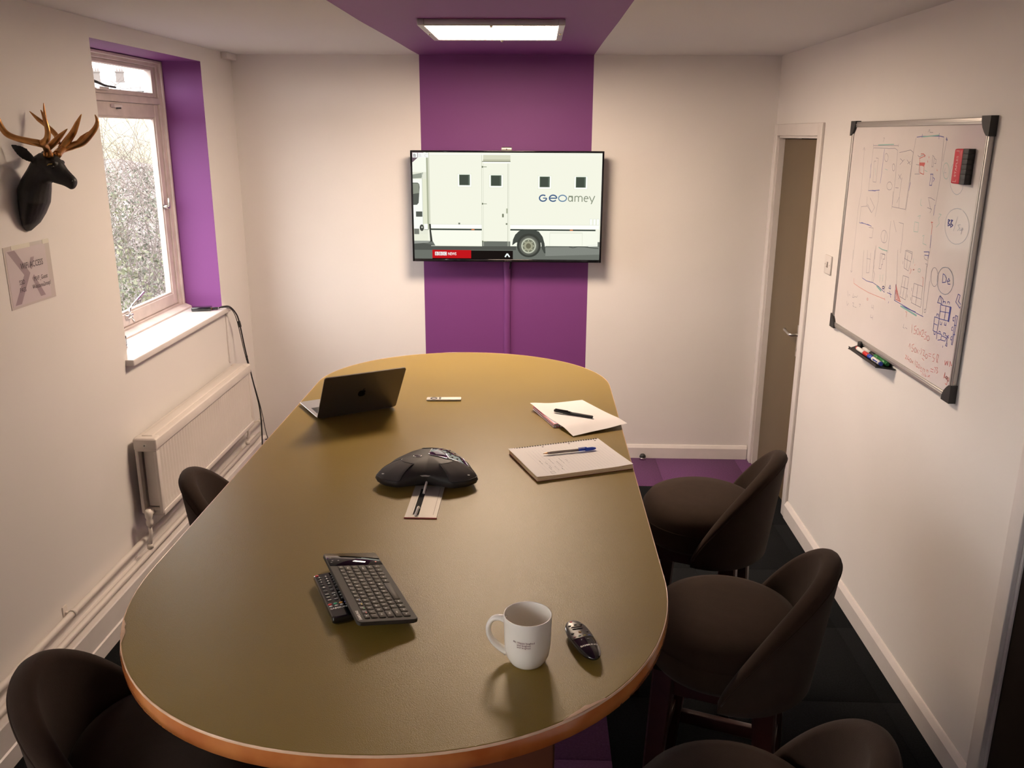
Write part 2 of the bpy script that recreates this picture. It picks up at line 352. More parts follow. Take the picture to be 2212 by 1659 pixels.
# bank that climbs away from the window
b = MB(); NX, NY = 44, 60
def ground(x, y):
    d = math.hypot(x + 2, y - 4.5)
    base = -0.4 + 0.02 * d
    if d > 6: base += (min(d, 16) - 6) * 0.17
    if d > 16: base += (min(d, 60) - 16) * 0.012
    return base + 0.12 * math.sin(x * 1.3 + y * .7)
gv = [[b.bm.verts.new((-2.06 - 110 * (i / NX) ** 1.8, -12 + 160 * (j / NY) ** 1.4, 0)) for j in range(NY + 1)] for i in range(NX + 1)]
for row in gv:
    for v in row: v.co.z = ground(v.co.x, v.co.y)
gi = b.mi(m_grass); gl = b.mi(m_litter)
for i in range(NX):
    for j in range(NY):
        f = b.bm.faces.new((gv[i][j], gv[i + 1][j], gv[i + 1][j + 1], gv[i][j + 1])); c = f.calc_center_median(); f.smooth = True
        f.material_index = gl if math.hypot(c.x + 2, c.y - 4.5) < 14 else gi
o = b.build('hillside'); o['kind'] = 'structure'
def leafcard(b, p, s, m):
    d = Vector((random.gauss(0, 1), random.gauss(0, 1), random.gauss(0, .7))).normalized(); e = d.orthogonal().normalized(); e = Matrix.Rotation(random.uniform(0, 6.28), 3, d) @ e; g = d.cross(e)
    b.poly([p - e * s, p + g * s * .45, p + e * s, p - g * s * .45], m)
def twig(b, p, d, L, r, m, depth):
    q = p; dd = d.copy(); pts = [q]
    for k in range(3):
        dd = (dd + Vector((random.gauss(0, .16), random.gauss(0, .16), random.gauss(0, .12)))).normalized(); q = q + dd * (L / 3); pts.append(q)
        if depth > 0:
            for _ in range(random.choice((1, 2))):
                nd = (dd + Vector((random.gauss(0, .75), random.gauss(0, .75), random.gauss(.15, .4)))).normalized(); twig(b, q, nd, L * random.uniform(.45, .7), r * .6, m, depth - 1)
    b.tube(pts, [r, r * .85, r * .65, r * .4], m, n=3, caps=False)
def bush(name, label, x, y, h, n, leaves, ml, mt=m_twig, spread=.5, group=None, lean=0):
    b = MB(); z = ground(x, y) - .05
    for _ in range(int(n * 1.8)):
        a = random.uniform(0, 6.28); s = random.random() * spread
        twig(b, Vector((x + s * math.cos(a), y + s * math.sin(a), z)), Vector((random.gauss(0, .22), random.gauss(0, .22), 1)).normalized(), h * random.uniform(.6, 1), .0065, mt, 2)
    root = empty(name, label, 'shrub', (x, y, z), group=group)
    o = b.build('stems', root, norm=False); o.location = (-x, -y, -z); o['kind'] = 'stuff'
    if leaves:
        b = MB()
        for _ in range(leaves * 3):
            a = random.uniform(0, 6.28); s = spread * 1.7 * math.sqrt(random.random()); hh = h * random.random() ** .8
            leafcard(b, Vector((x + s * math.cos(a), y + s * math.sin(a), z + hh)), random.uniform(.010, .026) * (1 + .03 * h), ml)
        o = b.build('foliage', root, norm=False); o.location = (-x, -y, -z); o['kind'] = 'stuff'
def along(k, d):        # a point k sideways and d out along the line of sight through the window
    return (-1.9 - .42 * d + .9 * k, 4.2 + .9 * d + .42 * k)
def reach(d, want):     # stem height needed so that the tips reach height want
    x, y = along(0, d); return max(.6, want - ground(x, y))
for i, (k, d, top, n, lv, mt, ml, lb) in enumerate((
    (-.25, 2.2, 1.25, 5, 900, m_twig, m_leaf, 'leafy green shrub close outside the window, at its lower left'),
    (.45, 2.6, 1.10, 5, 700, m_twig, m_leafd, 'low dark leafy shrub close outside the window, at its lower right'),
    (-.1, 4.0, 1.50, 9, 300, m_twig, m_leaf, 'tangled bare shrub with few leaves in the middle of the lower pane'),
    (.8, 4.5, 1.45, 8, 900, m_twig, m_leafd, 'ivy covered shrub at the right of the lower pane'),
    (-.9, 5.0, 1.55, 8, 900, m_twig, m_leaf, 'yellow green shrub at the left of the lower pane'),
    (.1, 7.0, 1.62, 8, 1400, m_twig, m_leafd, 'rounded dark evergreen bush at mid height in the window'),
    (-.9, 8.5, 1.85, 15, 0, m_twig2, m_leaf, 'pale reddish thicket of bare stems at the left, high on the bank'),
    (.5, 8.8, 1.92, 15, 0, m_twig2, m_leaf, 'pale reddish thicket of bare stems in the middle, high on the bank'),
    (1.7, 9.2, 1.95, 13, 0, m_twig2, m_leaf, 'pale reddish thicket of bare stems at the right, high on the bank'),
    (2.2, 6.4, 1.6, 6, 700, m_twig, m_leaf, 'loose green shrub beyond the right edge of the view'),
    (-2.2, 6.6, 1.6, 6, 700, m_twig, m_leaf, 'loose green shrub beyond the left edge of the view'))):
    x, y = along(k, d); bush('shrub', lb, x, y, reach(d, top), n, lv, ml, mt, spread=.35 + .05 * d)
def house(label, k, d, wd, hz, mw, chim):
    x, y = along(k, d); z = ground(x, y) - .3; H = hz - z
    root = empty('house', label, 'house', (x, y, z), rz=R(25))
    b = MB(); b.box(-wd / 2, wd / 2, -2.5, 2.5, 0, H, mw); b.build('wall', root)
    b = MB(); b.loft([[(xx, -2.8, H - .1), (xx, 0, H + 1.1), (xx, 2.8, H - .1)] for xx in (-wd / 2 - .2, wd / 2 + .2)], m_slate, smooth=False); b.build('roof', root)
    for cx in chim:
        b = MB(); b.box(cx - .45, cx + .45, -.4, .4, H + .3, H + 2.0, m_brick); b.box(cx - .52, cx + .52, -.47, .47, H + 2.0, H + 2.15, m_brick)
        for s in (-.25, .05, .3): b.lathe([(.11, 2.15 + H), (.09, 2.5 + H)], m_brick, n=8, c=(cx + s, 0, 0), cap1=True)
        b.build('chimney', root)
    for wx in (-wd / 4, wd / 4):
        b = MB(); b.box(wx - .5, wx + .5, -2.56, -2.48, H - 1.8, H - .6, m_slate); b.build('window', root)
house('far hazy brick house with a tall chimney, leftmost on the skyline', -2.6, 108, 2.9, 6.3, m_brick, (0.6,))
house('far hazy pale house with a broad chimney, in the middle of the skyline', 1.1, 112, 3.2, 6.6, m_rend, (-0.6,))
house('far hazy low house at the right of the skyline', 4.8, 110, 2.6, 5.2, m_slate, (0.5,))

# ------------------------------------------------------------------ radiator, pipes
rad = empty('radiator', 'long cream double panel radiator under the window', 'radiator', (-1.70, 4.14, .34))
RY0, RY1, RZ0, RZ1 = 3.50, 4.785, .345, .700
def rloc(o): o.matrix_parent_inverse = Matrix.Translation((1.70, -4.14, -.34)); return o
for k, xf in ((0, -1.640), (1, -1.722)):
    b = MB(); nf = 40; sgn = 1
    ys = []; N = nf * 6
    rows = []
    for zz, amp in ((RZ0 + .02, 0), (RZ0 + .035, 0), (RZ0 + .05, 1), (RZ1 - .055, 1), (RZ1 - .04, 0), (RZ1 - .012, 0)):
        r_ = []
        for i in range(N + 1):
            t = i / 6 % 1; y = RY0 + .02 + (RY1 - RY0 - .04) * i / N
            w_ = 1 if t < .34 or t > .98 else (0 if .5 < t < .84 else .5)
            r_.append((xf - amp * .006 * (1 - w_), y, zz))
        rows.append(r_)
    b.loft(rows, m_rad, close=False, cap0=False, cap1=False)
    b.box(xf - .014, xf - .0065, RY0 + .02, RY1 - .02, RZ0 + .01, RZ1 - .01, m_rad)
    b.box(xf - .014, xf + .001, RY0, RY0 + .026, RZ0 + .01, RZ1 - .01, m_rad, bev=.003); b.box(xf - .014, xf + .001, RY1 - .026, RY1, RZ0 + .01, RZ1 - .01, m_rad, bev=.003)
    rloc(b.build('fluted_panel', rad))
b = MB(); b.box(-1.738, -1.636, RY0 - .003, RY1 + .003, RZ1 - .045, RZ1 + .004, m_rad, bev=.006); b.box(-1.712, -1.664, RY0 + .03, RY1 - .03, RZ1 - .002, RZ1 + .012, m_rad, bev=.004)
rloc(b.build('top_channel', rad))
b = MB(); b.box(-1.736, -1.638, RY0 - .002, RY0 + .05, RZ1 - .055, RZ1 + .008, m_rad, bev=.008); rloc(b.build('end_header', rad))
b = MB(); b.box(-1.736, -1.638, RY1 - .05, RY1 + .002, RZ1 - .055, RZ1 + .008, m_rad, bev=.008); rloc(b.build('end_header', rad))
b = MB(); b.tube([(-1.687, RY0 - .006, RZ1 - .024), (-1.687, RY0 + .004, RZ1 - .024)], .008, m_steel, n=10); b.tube([(-1.687, RY0 - .008, RZ1 - .024), (-1.687, RY0 - .002, RZ1 - .024)], .003, m_black, n=6); rloc(b.build('bleed_valve', rad))
b = MB(); b.box(-1.736, -1.636, RY0 + .01, RY1 - .01, RZ0 - .003, RZ0 + .024, m_rad, bev=.005); rloc(b.build('bottom_channel', rad))
for i in range(9):
    pass
b = MB()
for i in range(60):
    y = RY0 + .04 + (RY1 - RY0 - .08) * i / 59; b.box(-1.716, -1.660, y, y + .0015, RZ0 + .03, RZ1 - .05, m_rad)
o = rloc(b.build('convector_fins', rad)); o['kind'] = 'stuff'
for yv, nm in ((RY0 - .035, 0), (RY1 + .03, 1)):
    s_ = 1 if nm == 0 else -1
    b = MB(); b.tube([(-1.69, yv + s_ * .04, RZ0 + .02), (-1.69, yv, RZ0 + .02)], .012, m_rad, n=12); b.lathe([(.0, .045), (.012, .044), (.016, .03), (.016, .01), (.012, .0), (.015, -.01), (.015, -.03), (.009, -.035)], m_rad, n=14, c=(-1.69, yv, RZ0)); rloc(b.build('valve', rad))
    b = MB(); b.tube([(-1.69, yv, RZ0 - .03), (-1.69, yv, .27), (-1.694, yv, .245), (-1.70, yv, .215 if nm == 0 else .24)], .0085, m_rad, n=10); b.tube([(-1.70, yv, .205), (-1.70, yv, .225)], .014, m_rad, n=10); rloc(b.build('pipe_tail', rad))
for nm, x, z, rr, ye, lb in (('heating_pipe', -1.730, .238, .0125, 5.20, 'upper cream painted heating pipe running along the left wall'), ('heating_pipe', -1.700, .190, .0125, 5.05, 'lower cream painted heating pipe just above the boxed ledge')):
    r0 = empty(nm, lb, 'pipe', (x, 2, z))
    b = MB(); b.tube([(0, YF + .02 - 2, 0), (0, 0, 0), (0, ye - 2, 0)], rr, m_rad, n=14); b.build('pipe', r0)
    for y in (2.86, 4.15, 5.12) if z > .2 else ():
        b = MB()
        for a in (-.007, .007): pass
        b.loft([[(q * math.cos(t), y - 2 + dy, q * math.sin(t)) for t in [2 * math.pi * k / 16 for k in range(16)]] for q, dy in ((.0128, -.008), (.016, -.008), (.016, .008), (.0128, .008))], m_rad, cap0=False, cap1=False)
        b.box(-.028 if z > .2 else -.055, -.012, y - 2 - .006, y - 2 + .006, -.004, .006, m_rad); b.box(-.031 if z > .2 else -.06, -.026 if z > .2 else -.056, y - 2 - .014, y - 2 + .014, -.012, .03, m_rad, bev=.001)
        b.build('pipe_bracket', r0)

# ------------------------------------------------------------------ things on the sill, cables
pb = empty('power_adaptor', 'black power adaptor box at the far end of the window sill', 'adaptor', (-1.835, 4.655, 1.040), rz=R(12))
b = MB(); b.box(-.052, .052, -.030, .030, 0, .022, m_blackg, bev=.006); b.build('case', pb)
b = MB(); b.box(.0505, .0535, -.012, .012, .005, .015, m_bronze, bev=.001); b.build('socket', pb)
b = MB(); b.box(.0535, .085, -.010, .010, .004, .016, m_black, bev=.003); b.build('plug', pb)
ob = empty('handset', 'small dark gadget standing at the near end of the sill', 'gadget', (-1.875, 3.792, 1.0405), rz=R(0))
b = MB(); b.box(-.010, .010, -.050, .028, 0, .050, m_blackm, bev=.007); b.build('case', ob)
b = MB(); b.box(.0095, .0112, -.04, .018, .01, .04, m_blackg, bev=.001); b.build('front_panel', ob)
cb = empty('power_cable', 'pair of black cables hanging from the sill past the radiator end', 'cable', (-1.73, 4.76, 1.03))
inv = Matrix.Translation((1.73, -4.76, -1.03))
b = MB(); b.tube([(-1.748, 4.673, 1.052), (-1.73, 4.69, 1.056), (-1.712, 4.74, 1.046), (-1.703, 4.80, 1.00), (-1.700, 4.84, .94), (-1.685, 4.86, .77), (-1.658, 4.86, .60), (-1.628, 4.86, .42), (-1.625, 4.86, .28), (-1.632, 4.86, .10), (-1.62, 4.84, .01)], .0042, m_black, n=8, sub=5)
o = b.build('cable', cb); o.matrix_parent_inverse = inv
b = MB(); b.tube([(-1.748, 4.670, 1.048), (-1.74, 4.69, 1.050), (-1.712, 4.735, 1.040), (-1.708, 4.80, .99), (-1.708, 4.85, .90), (-1.690, 4.87, .73), (-1.655, 4.875, .56), (-1.622, 4.87, .40), (-1.600, 4.86, .26), (-1.572, 4.85, .17), (-1.54, 4.82, .02)], .0022, m_black, n=6, sub=5)
o = b.build('cable', cb); o.matrix_parent_inverse = inv
b = MB(); b.box(-.007, .007, -.007, .007, -.018, .018, m_blackm, bev=.003, M=Matrix.Translation((-1.700, 4.843, .925)) @ Matrix.Rotation(R(-10), 4, 'Y')); o = b.build('ferrite_bead', cb); o.matrix_parent_inverse = inv
b = MB(); b.box(-.005, .005, -.005, .005, -.013, .013, m_blackm, bev=.002, M=Matrix.Translation((-1.680, 4.862, .72))); o = b.build('cable_clip', cb); o.matrix_parent_inverse = inv
lc = MB()
lc.tube([(-1.672, 5.06, .130), (-1.63, 5.08, .165), (-1.57, 5.10, .16), (-1.51, 5.10, .12), (-1.48, 5.08, .05), (-1.50, 5.05, .008), (-1.58, 5.04, .006)], .0055, m_black, n=8, sub=5)
lo = lc.build('floor_cable', label='thick black cable looping off the end of the ledge in the far left corner', category='cable')
lc = MB(); lc.tube([(-1.672, 5.03, .085), (-1.62, 5.03, .088), (-1.575, 5.03, .088), (-1.55, 5.03, .11), (-1.57, 5.04, .14), (-1.63, 5.05, .155), (-1.672, 5.05, .15)], .0035, m_black, n=8, sub=5)
lc.build('floor_cable', label='thin black cable coiled beneath the thick one in the far left corner', category='cable')
sw = empty('extension_lead', 'white extension socket strip on the floor against the left ledge', 'extension lead', (-1.62, 4.56, 0))
b = MB(); b.box(-.035, .035, -.20, .20, 0, .042, m_gloss, bev=.006); b.build('body', sw)
for k in range(3):
    b = MB(); b.box(-.028, .028, -.15 + k * .12, -.09 + k * .12, .042, .080 if k == 1 else .045, m_gloss, bev=.004); b.build('plug' if k == 1 else 'socket', sw)
b = MB(); b.box(-.006, .006, .165, .185, .042, .046, m_red, bev=.001); b.build('neon_switch', sw, label='small red switch')
# ------------------------------------------------------------------ television and its picture
tv = empty('television', 'large flat wall television on the purple stripe, showing a white van', 'television', (-.177, YB, 1.574))
TX0, TX1, TZ0, TZ1, TYF = -.728, .376, 1.258, 1.889, 5.105
inv = Matrix.Translation((.177, -YB, -1.574))
def tvp(o): o.matrix_parent_inverse = inv; return o
b = MB(); b.box(TX0, TX1, TYF, TYF + .035, TZ0, TZ1, m_black, bev=.004); b.box(TX0 + .2, TX1 - .2, TYF + .03, TYF + .06, TZ0 + .08, TZ1 - .12, m_black, bev=.008); tvp(b.build('back_case', tv))
b = MB(); ring(b, TYF - .006, TYF + .002, 0, 1, 0, 1, .01, .01, .01, m_blackg) if False else None
for x0, x1, z0, z1 in ((TX0, TX0 + .011, TZ0, TZ1), (TX1 - .011, TX1, TZ0, TZ1), (TX0 + .011, TX1 - .011, TZ1 - .011, TZ1), (TX0 + .011, TX1 - .011, TZ0, TZ0 + .016)): b.box(x0, x1, TYF - .007, TYF, z0, z1, m_blackg, bev=.002)
tvp(b.build('bezel', tv))
b = MB(); b.box(-.30, -.05, TYF + .055, YB, 1.45, 1.70, m_blackm, bev=.004); tvp(b.build('wall_bracket', tv))
b = MB(); b.mesh(text_mesh('SAMSUNG', .009, 'CENTER'), m_steel, Matrix.Translation((-.168, TYF - .0075, TZ0 + .0035)) @ Matrix.Rotation(R(90), 4, 'X')); tvp(b.build('maker_lettering', tv))
SG = 0.72
_em = {}
def E_(r, g, bl):
    k = (r, g, bl)
    if k not in _em: _em[k] = emat('screen_%d_%d_%d' % k, srgb(r, g, bl), 1.0)
    return _em[k]
PX0, PX1, PZ0, PZ1 = TX0 + .011, TX1 - .011, TZ0 + .016, TZ1 - .011
def U(px): return PX0 + (px - 158) / (2050 - 158) * (PX1 - PX0)
def V(py): return PZ1 - (py - 184) / (1266 - 184) * (PZ1 - PZ0)
scr = MB(); lay = [0]
def sp(col, pts, dz=None):
    lay[0] += 1; y = TYF - .001 - lay[0] * .000025
    P = [(U(min(max(p[0], 158), 2050)), y, V(min(max(p[1], 184), 1266))) for p in pts]
    scr.poly(P, E_(*col))
def sr(col, x0, y0, x1, y1): sp(col, [(x0, y0), (x0, y1), (x1, y1), (x1, y0)])
def sl(col, pts, wd):
    for (xa, ya), (xb, yb) in zip(pts, pts[1:]):
        dx, dy = xb - xa, yb - ya; L = math.hypot(dx, dy) or 1; nx, ny = -dy / L * wd / 2, dx / L * wd / 2
        sp(col, [(xa + nx, ya + ny), (xb + nx, yb + ny), (xb - nx, yb - ny), (xa - nx, ya - ny)])
def sc_(col, cx, cy, rx, ry=None, a0=0, a1=360, n=28):
    ry = ry or rx; sp(col, [(cx + rx * math.cos(R(a0 + (a1 - a0) * k / n)), cy + ry * math.sin(R(a0 + (a1 - a0) * k / n))) for k in range(n + (a1 - a0 < 360))])
def st(col, txt, x, y, h, sx=1.0, bold=0.0):
    lay[0] += 1; yy = TYF - .001 - lay[0] * .000025
    me = text_mesh(txt, h * 1.38 * (PZ1 - PZ0) / 1082, 'LEFT', sx, bold)
    z0 = min(v.co.y for v in me.vertices); x0 = min(v.co.x for v in me.vertices)
    scr.mesh(me, E_(*col), Matrix.Translation((U(x) - x0, yy, V(y) - (0 if any(c in 'gyp' for c in txt) else z0))) @ Matrix.Rotation(R(90), 4, 'X'))
sr((240, 241, 224), 158, 184, 2050, 1266)
sp((228, 230, 212), [(158, 184), (158, 1080), (300, 1080), (300, 184)])
sr((244, 246, 232), 158, 184, 300, 380); sp((150, 156, 142), [(158, 405), (265, 385), (245, 440), (158, 445)])
sr((246, 248, 240), 158, 450, 250, 960); sr((205, 210, 195), 250, 390, 256, 960)
sr((170, 175, 150), 296, 184, 312, 960); sr((208, 210, 190), 312, 184, 328, 960); sr((228, 230, 205), 255, 450, 296, 960)
sp((90, 94, 86), [(158, 486), (205, 486), (222, 500), (226, 530), (212, 690), (195, 710), (158, 712)]); sp((140, 145, 130), [(158, 492), (205, 492), (218, 505), (220, 590), (158, 600)])
sr((88, 92, 84), 182, 778, 247, 832); sr((120, 122, 112), 160, 955, 210, 1012); sc_((70, 72, 66), 238, 945, 22, 34); sc_((190, 190, 180), 240, 940, 9)
sr((232, 234, 214), 158, 1012, 300, 1078); sr((250, 251, 246), 262, 905, 300, 960); sr((90, 95, 80), 262, 962, 310, 966)
sr((108, 112, 104), 158, 1080, 2050, 1266); sp((84, 86, 80), [(158, 1085), (420, 1135), (1200, 1130), (1200, 1170), (158, 1175)])
sp((130, 134, 126), [(1500, 1140), (2050, 1130), (2050, 1210), (1500, 1230)]); sp((150, 153, 145), [(158, 1080), (330, 1080), (300, 1100), (158, 1110)])
sp((60, 62, 56), [(312, 905), (330, 905), (335, 965), (345, 1085), (322, 1090)])
sr((58, 66, 60), 332, 952, 852, 968); sp((245, 247, 232), [(332, 968), (852, 968), (852, 1132), (375, 1132), (345, 1080)])
sr((252, 252, 246), 332, 905, 852, 948); sr((222, 224, 205), 332, 905, 852, 909)
sr((58, 66, 60), 1140, 952, 2005, 967); sp((243, 245, 230), [(1140, 968), (2028, 968), (2030, 1125), (1500, 1125), (1500, 1130), (1140, 1130)])
sr((252, 252, 246), 1140, 905, 2040, 948); sr((222, 224, 205), 1140, 905, 2040, 909); sr((215, 218, 200), 330, 1128, 852, 1134)
sr((214, 214, 190), 868, 204, 1138, 268); sr((190, 190, 165), 866, 250, 1138, 268); sr((120, 122, 105), 852, 268, 1140, 275); sr((252, 253, 248), 868, 276, 1138, 288)
sr((200, 204, 185), 850, 195, 854, 1130); sr((205, 208, 190), 866, 290, 869, 1130); sr((180, 184, 165), 1112, 290, 1116, 1130); sr((214, 218, 200), 1124, 290, 1127, 1130); sr((250, 251, 246), 330, 198, 2050, 206); sr((225, 227, 210), 330, 206, 852, 209); sr((225, 227, 210), 1140, 200, 2050, 203)
for x, y, w_ in ((628, 405, 102), (945, 410, 102), (1434, 420, 97), (1796, 422, 95)):
    sr((225, 230, 205), x - 22, y - 12, x + w_ + 22, y + 124); sr((250, 251, 244), x - 18, y - 8, x + w_ + 18, y + 120); sr((96, 120, 88), x - 2, y - 2, x + w_ + 2, y + 104); sr((70, 78, 68), x + 2, y + 2, x + w_, y + 102); sr((92, 104, 92), x + w_ - 14, y + 4, x + w_, y + 100)
for y in (325, 695, 1083): sr((110, 116, 96), 852, y - 9, 864, y + 9); sr((130, 138, 112), 864, y - 3, 902, y + 3)
sr((120, 126, 104), 1056, 796, 1074, 832); sr((170, 176, 150), 1098, 742, 1112, 792); sr((110, 116, 96), 1094, 892, 1110, 908); sr((120, 124, 110), 612, 890, 630, 908)
sr((225, 130, 80), 745, 955, 775, 965); sr((225, 130, 80), 1745, 955, 1775, 965)
sr((222, 226, 208), 1540, 985, 1544, 1122); sr((212, 216, 198), 1544, 985, 1870, 991); sr((222, 226, 208), 1870, 985, 1874, 1122)
for x in (1942, 1978, 2012): sr((224, 228, 212), x, 840, x + 28, 908); sr((250, 251, 246), x + 4, 844, x + 24, 904)
sp((70, 74, 68), [(1160, 1120), (1168, 1060), (1190, 1010), (1230, 970), (1290, 955), (1370, 955), (1430, 975), (1470, 1030), (1490, 1100), (1502, 1200), (1488, 1200), (1462, 1150), (1455, 1090), (1200, 1090)])
sc_((62, 64, 58), 1330, 1120, 122, 124); sc_((92, 94, 86), 1330, 1122, 100, 102); sc_((118, 120, 108), 1330, 1122, 84, 86); sc_((196, 200, 180), 1328, 1124, 74, 78); sc_((120, 122, 104), 1328, 1124, 62, 66); sc_((160, 160, 135), 1326, 1126, 44, 48); sc_((110, 108, 88), 1326, 1126, 26, 28)
for k in range(8): sc_((190, 190, 165), 1326 + 52 * math.cos(k * .785), 1125 + 56 * math.sin(k * .785), 6)
sl((60, 64, 58), [(1740, 1132), (1780, 1142), (1830, 1128), (1900, 1130), (1960, 1140), (2040, 1146)], 6); sp((235, 238, 225), [(1905, 1112), (2030, 1102), (2030, 1126), (1940, 1128)])
# lettering on the van: heavy blue outline letters, then thin grey ones
BL = (52, 84, 128); GR = (130, 138, 118)
def arc(cx, cy, rx, ry, a0, a1, n=20): return [(cx + rx * math.cos(R(a0 + (a1 - a0) * k / n)), cy + ry * math.sin(R(a0 + (a1 - a0) * k / n))) for k in range(n + 1)]
sl(BL, arc(1468, 634, 36, 31, -50, -360 + 0), 13); sl(BL, [(1504, 634), (1468, 634)], 10)
sl(BL, [(1532, 634), (1606, 634)], 11); sl(BL, arc(1569, 634, 37, 31, 0, -320), 13)
sl((96, 128, 160), arc(1664, 634, 40, 31, 0, 360), 11)
sl(GR, arc(1742, 640, 20, 24, 0, 360), 9); sl(GR, [(1764, 612), (1764, 668)], 9); sl(GR, [(1724, 612), (1764, 612)], 8)
sl(GR, [(1788, 612), (1788, 668)], 9); sl(GR, arc(1806, 630, 18, 18, 180, 360) + [(1824, 668)], 9); sl(GR, arc(1842, 630, 18, 18, 180, 360) + [(1860, 668)], 9)
sl(GR, [(1880, 636), (1918, 636)], 8); sl(GR, arc(1900, 640, 20, 26, 0, -310), 9)
sl(GR, [(1932, 612), (1956, 664)], 9); sl(GR, [(1986, 608), (1952, 690)], 9)
# captions
sp((150, 118, 124), [(158, 184), (275, 184), (158, 285)]); sp((110, 92, 100), [(158, 230), (215, 236), (158, 285)])
for k, (x, c) in enumerate(((163, (70, 70, 72)), (218, (214, 214, 210)), (272, (222, 222, 216)))):
    sr((244, 245, 242), x, 188, x + 50, 236); st(c, 'BBC'[k], x + 11, 230, 32, 1.1)
sr((80, 80, 82), 213, 188, 216, 226)
sr((190, 22, 28), 342, 1172, 740, 1262); sr((26, 20, 18), 740, 1176, 1168, 1266); sr((20, 15, 14), 342, 1258, 1168, 1266)
for k, x in enumerate((369, 411, 452)): sr((240, 238, 236), x, 1192, x + 37, 1230); st((160, 30, 34), 'BBC'[k], x + 8, 1225, 27, 1.0)
st((244, 240, 238), 'NEWS', 503, 1227, 30, .78, .0004)
sl((240, 248, 244), [(1088, 1242), (1110, 1206), (1134, 1242)], 14)
o = scr.build('screen_picture', tv, norm=False); tvp(o)
cam_ = empty('webcam', 'small pale gold webcam on top of the television', 'webcam', (-.178, 5.12, 1.889))
b = MB(); b.box(-.030, .030, -.018, .012, .0, .017, m_alu, bev=.003); b.build('body', cam_)
b = MB(); b.box(-.026, .026, -.012, .02, .015, .021, m_black, bev=.002); b.build('top_strip', cam_)
b = MB(); b.tube([(0, -.0195, .008), (0, -.0165, .008)], .0035, m_black, n=12); b.build('lens', cam_)
cd = empty('cable_conduit', 'purple painted cable conduit below the television', 'conduit', (-.176, YB, .088))
b = MB(); b.loft([[(.022 * math.cos(t), -.020 * abs(math.sin(t)) ** .8, z) for t in [math.pi * k / 10 for k in range(11)]] for z in (0, 1.2)], m_purple, close=False, cap0=False, cap1=False); b.build('channel', cd)
pw = MB(); pw.tube([(-.16, YB - .014, 1.20), (-.155, YB - .014, 1.24), (-.15, 5.17, 1.30)], .004, m_black); pw.build('television_cable', label='short black cable from the conduit up behind the television', category='cable')

# ------------------------------------------------------------------ ceiling light
LX0, LX1, LY0, LY1, LZ = -.478, .100, 3.632, 4.215, 2.386
cl = empty('ceiling_light', 'square ceiling light panel with metal rim on the purple stripe', 'light', ((LX0 + LX1) / 2, (LY0 + LY1) / 2, ZC))
inv2 = Matrix.Translation((-(LX0 + LX1) / 2, -(LY0 + LY1) / 2, -ZC))
b = MB(); rw = .026
for x0, x1, y0, y1 in ((LX0, LX0 + rw, LY0, LY1), (LX1 - rw, LX1, LY0, LY1), (LX0 + rw, LX1 - rw, LY0, LY0 + rw), (LX0 + rw, LX1 - rw, LY1 - rw, LY1)): b.box(x0, x1, y0, y1, LZ, ZC, m_alu, bev=.003)
o = b.build('rim', cl); o.matrix_parent_inverse = inv2
b = MB(); b.box(LX0 + rw, LX1 - rw, LY0 + rw, LY1 - rw, LZ + .004, LZ + .008, emat('panel_diffuser', PANEL_COL, PANEL)); o = b.build('diffuser', cl); o.matrix_parent_inverse = inv2
for x, y in (((LX0 + LX1) / 2, LY0 + .013), ((LX0 + LX1) / 2 + .02, LY1 - .013), (LX0 + .013, (LY0 + LY1) / 2), (LX1 - .013, (LY0 + LY1) / 2)):
    b = MB(); b.lathe([(.0, -.007), (.005, -.006), (.007, 0)], m_chrome, n=10, c=(x, y, LZ)); o = b.build('rim_screw', cl); o.matrix_parent_inverse = inv2

c2 = copy_tree(cl); c2.location.y = .45; dm = [o for o in c2.children if o.name.startswith('diffuser')][0]; dm.data = dm.data.copy(); dm.data.materials[0] = emat('dim_panel_diffuser', PANEL_COL, PANEL * .22); c2['label'] = 'matching square ceiling light panel over the end of the room behind the camera'
# ------------------------------------------------------------------ conference table
TH = 1.06
tb = empty('conference_table', 'long boat shaped table with olive leathercloth top and orange-brown edge', 'table', (-.275, 2.4, 0))
def outline(off=0.0, n=56):
    pts = []; a = .561 - off
    for k in range(n):          # near end
        t = math.pi + math.pi * k / n; cx, sy = math.cos(t), math.sin(t); e = 2 / 2.2
        pts.append((a * math.copysign(abs(cx) ** e, cx), 1.72 - (.600 - off) * abs(sy) ** e - 2.4))
    for k in range(n):
        t = math.pi * k / n; pts.append((a * math.cos(t), 3.19 + (.503 - off) * math.sin(t) - 2.4))
    return pts
b = MB()
rings = []
for off, z in ((.018, TH - .042), (.006, TH - .042), (.000, TH - .036), (-.002, TH - .018), (.000, TH - .005)): rings.append([(x, y, z) for x, y in outline(off)])
b.loft(rings, m_edge, cap1=False); b.build('edge_band', tb)
b = MB(); rings = [[(x, y, z) for x, y in outline(off)] for off, z in ((.000, TH - .005), (.0002, TH - .0012), (.0010, TH), (.0020, TH - .0008))]
b.loft(rings, m_edgeb, cap0=False, cap1=False); b.build('edge_bead', tb)
b = MB(); rings = [[(x, y, z) for x, y in outline(off)] for off, z in ((.0020, TH - .003), (.0020, TH - .0008), (.003, TH))]
b.loft(rings, m_leather, cap0=False, cap1=True); b.build('leathercloth_top', tb)
OL = outline(0.001, 160)
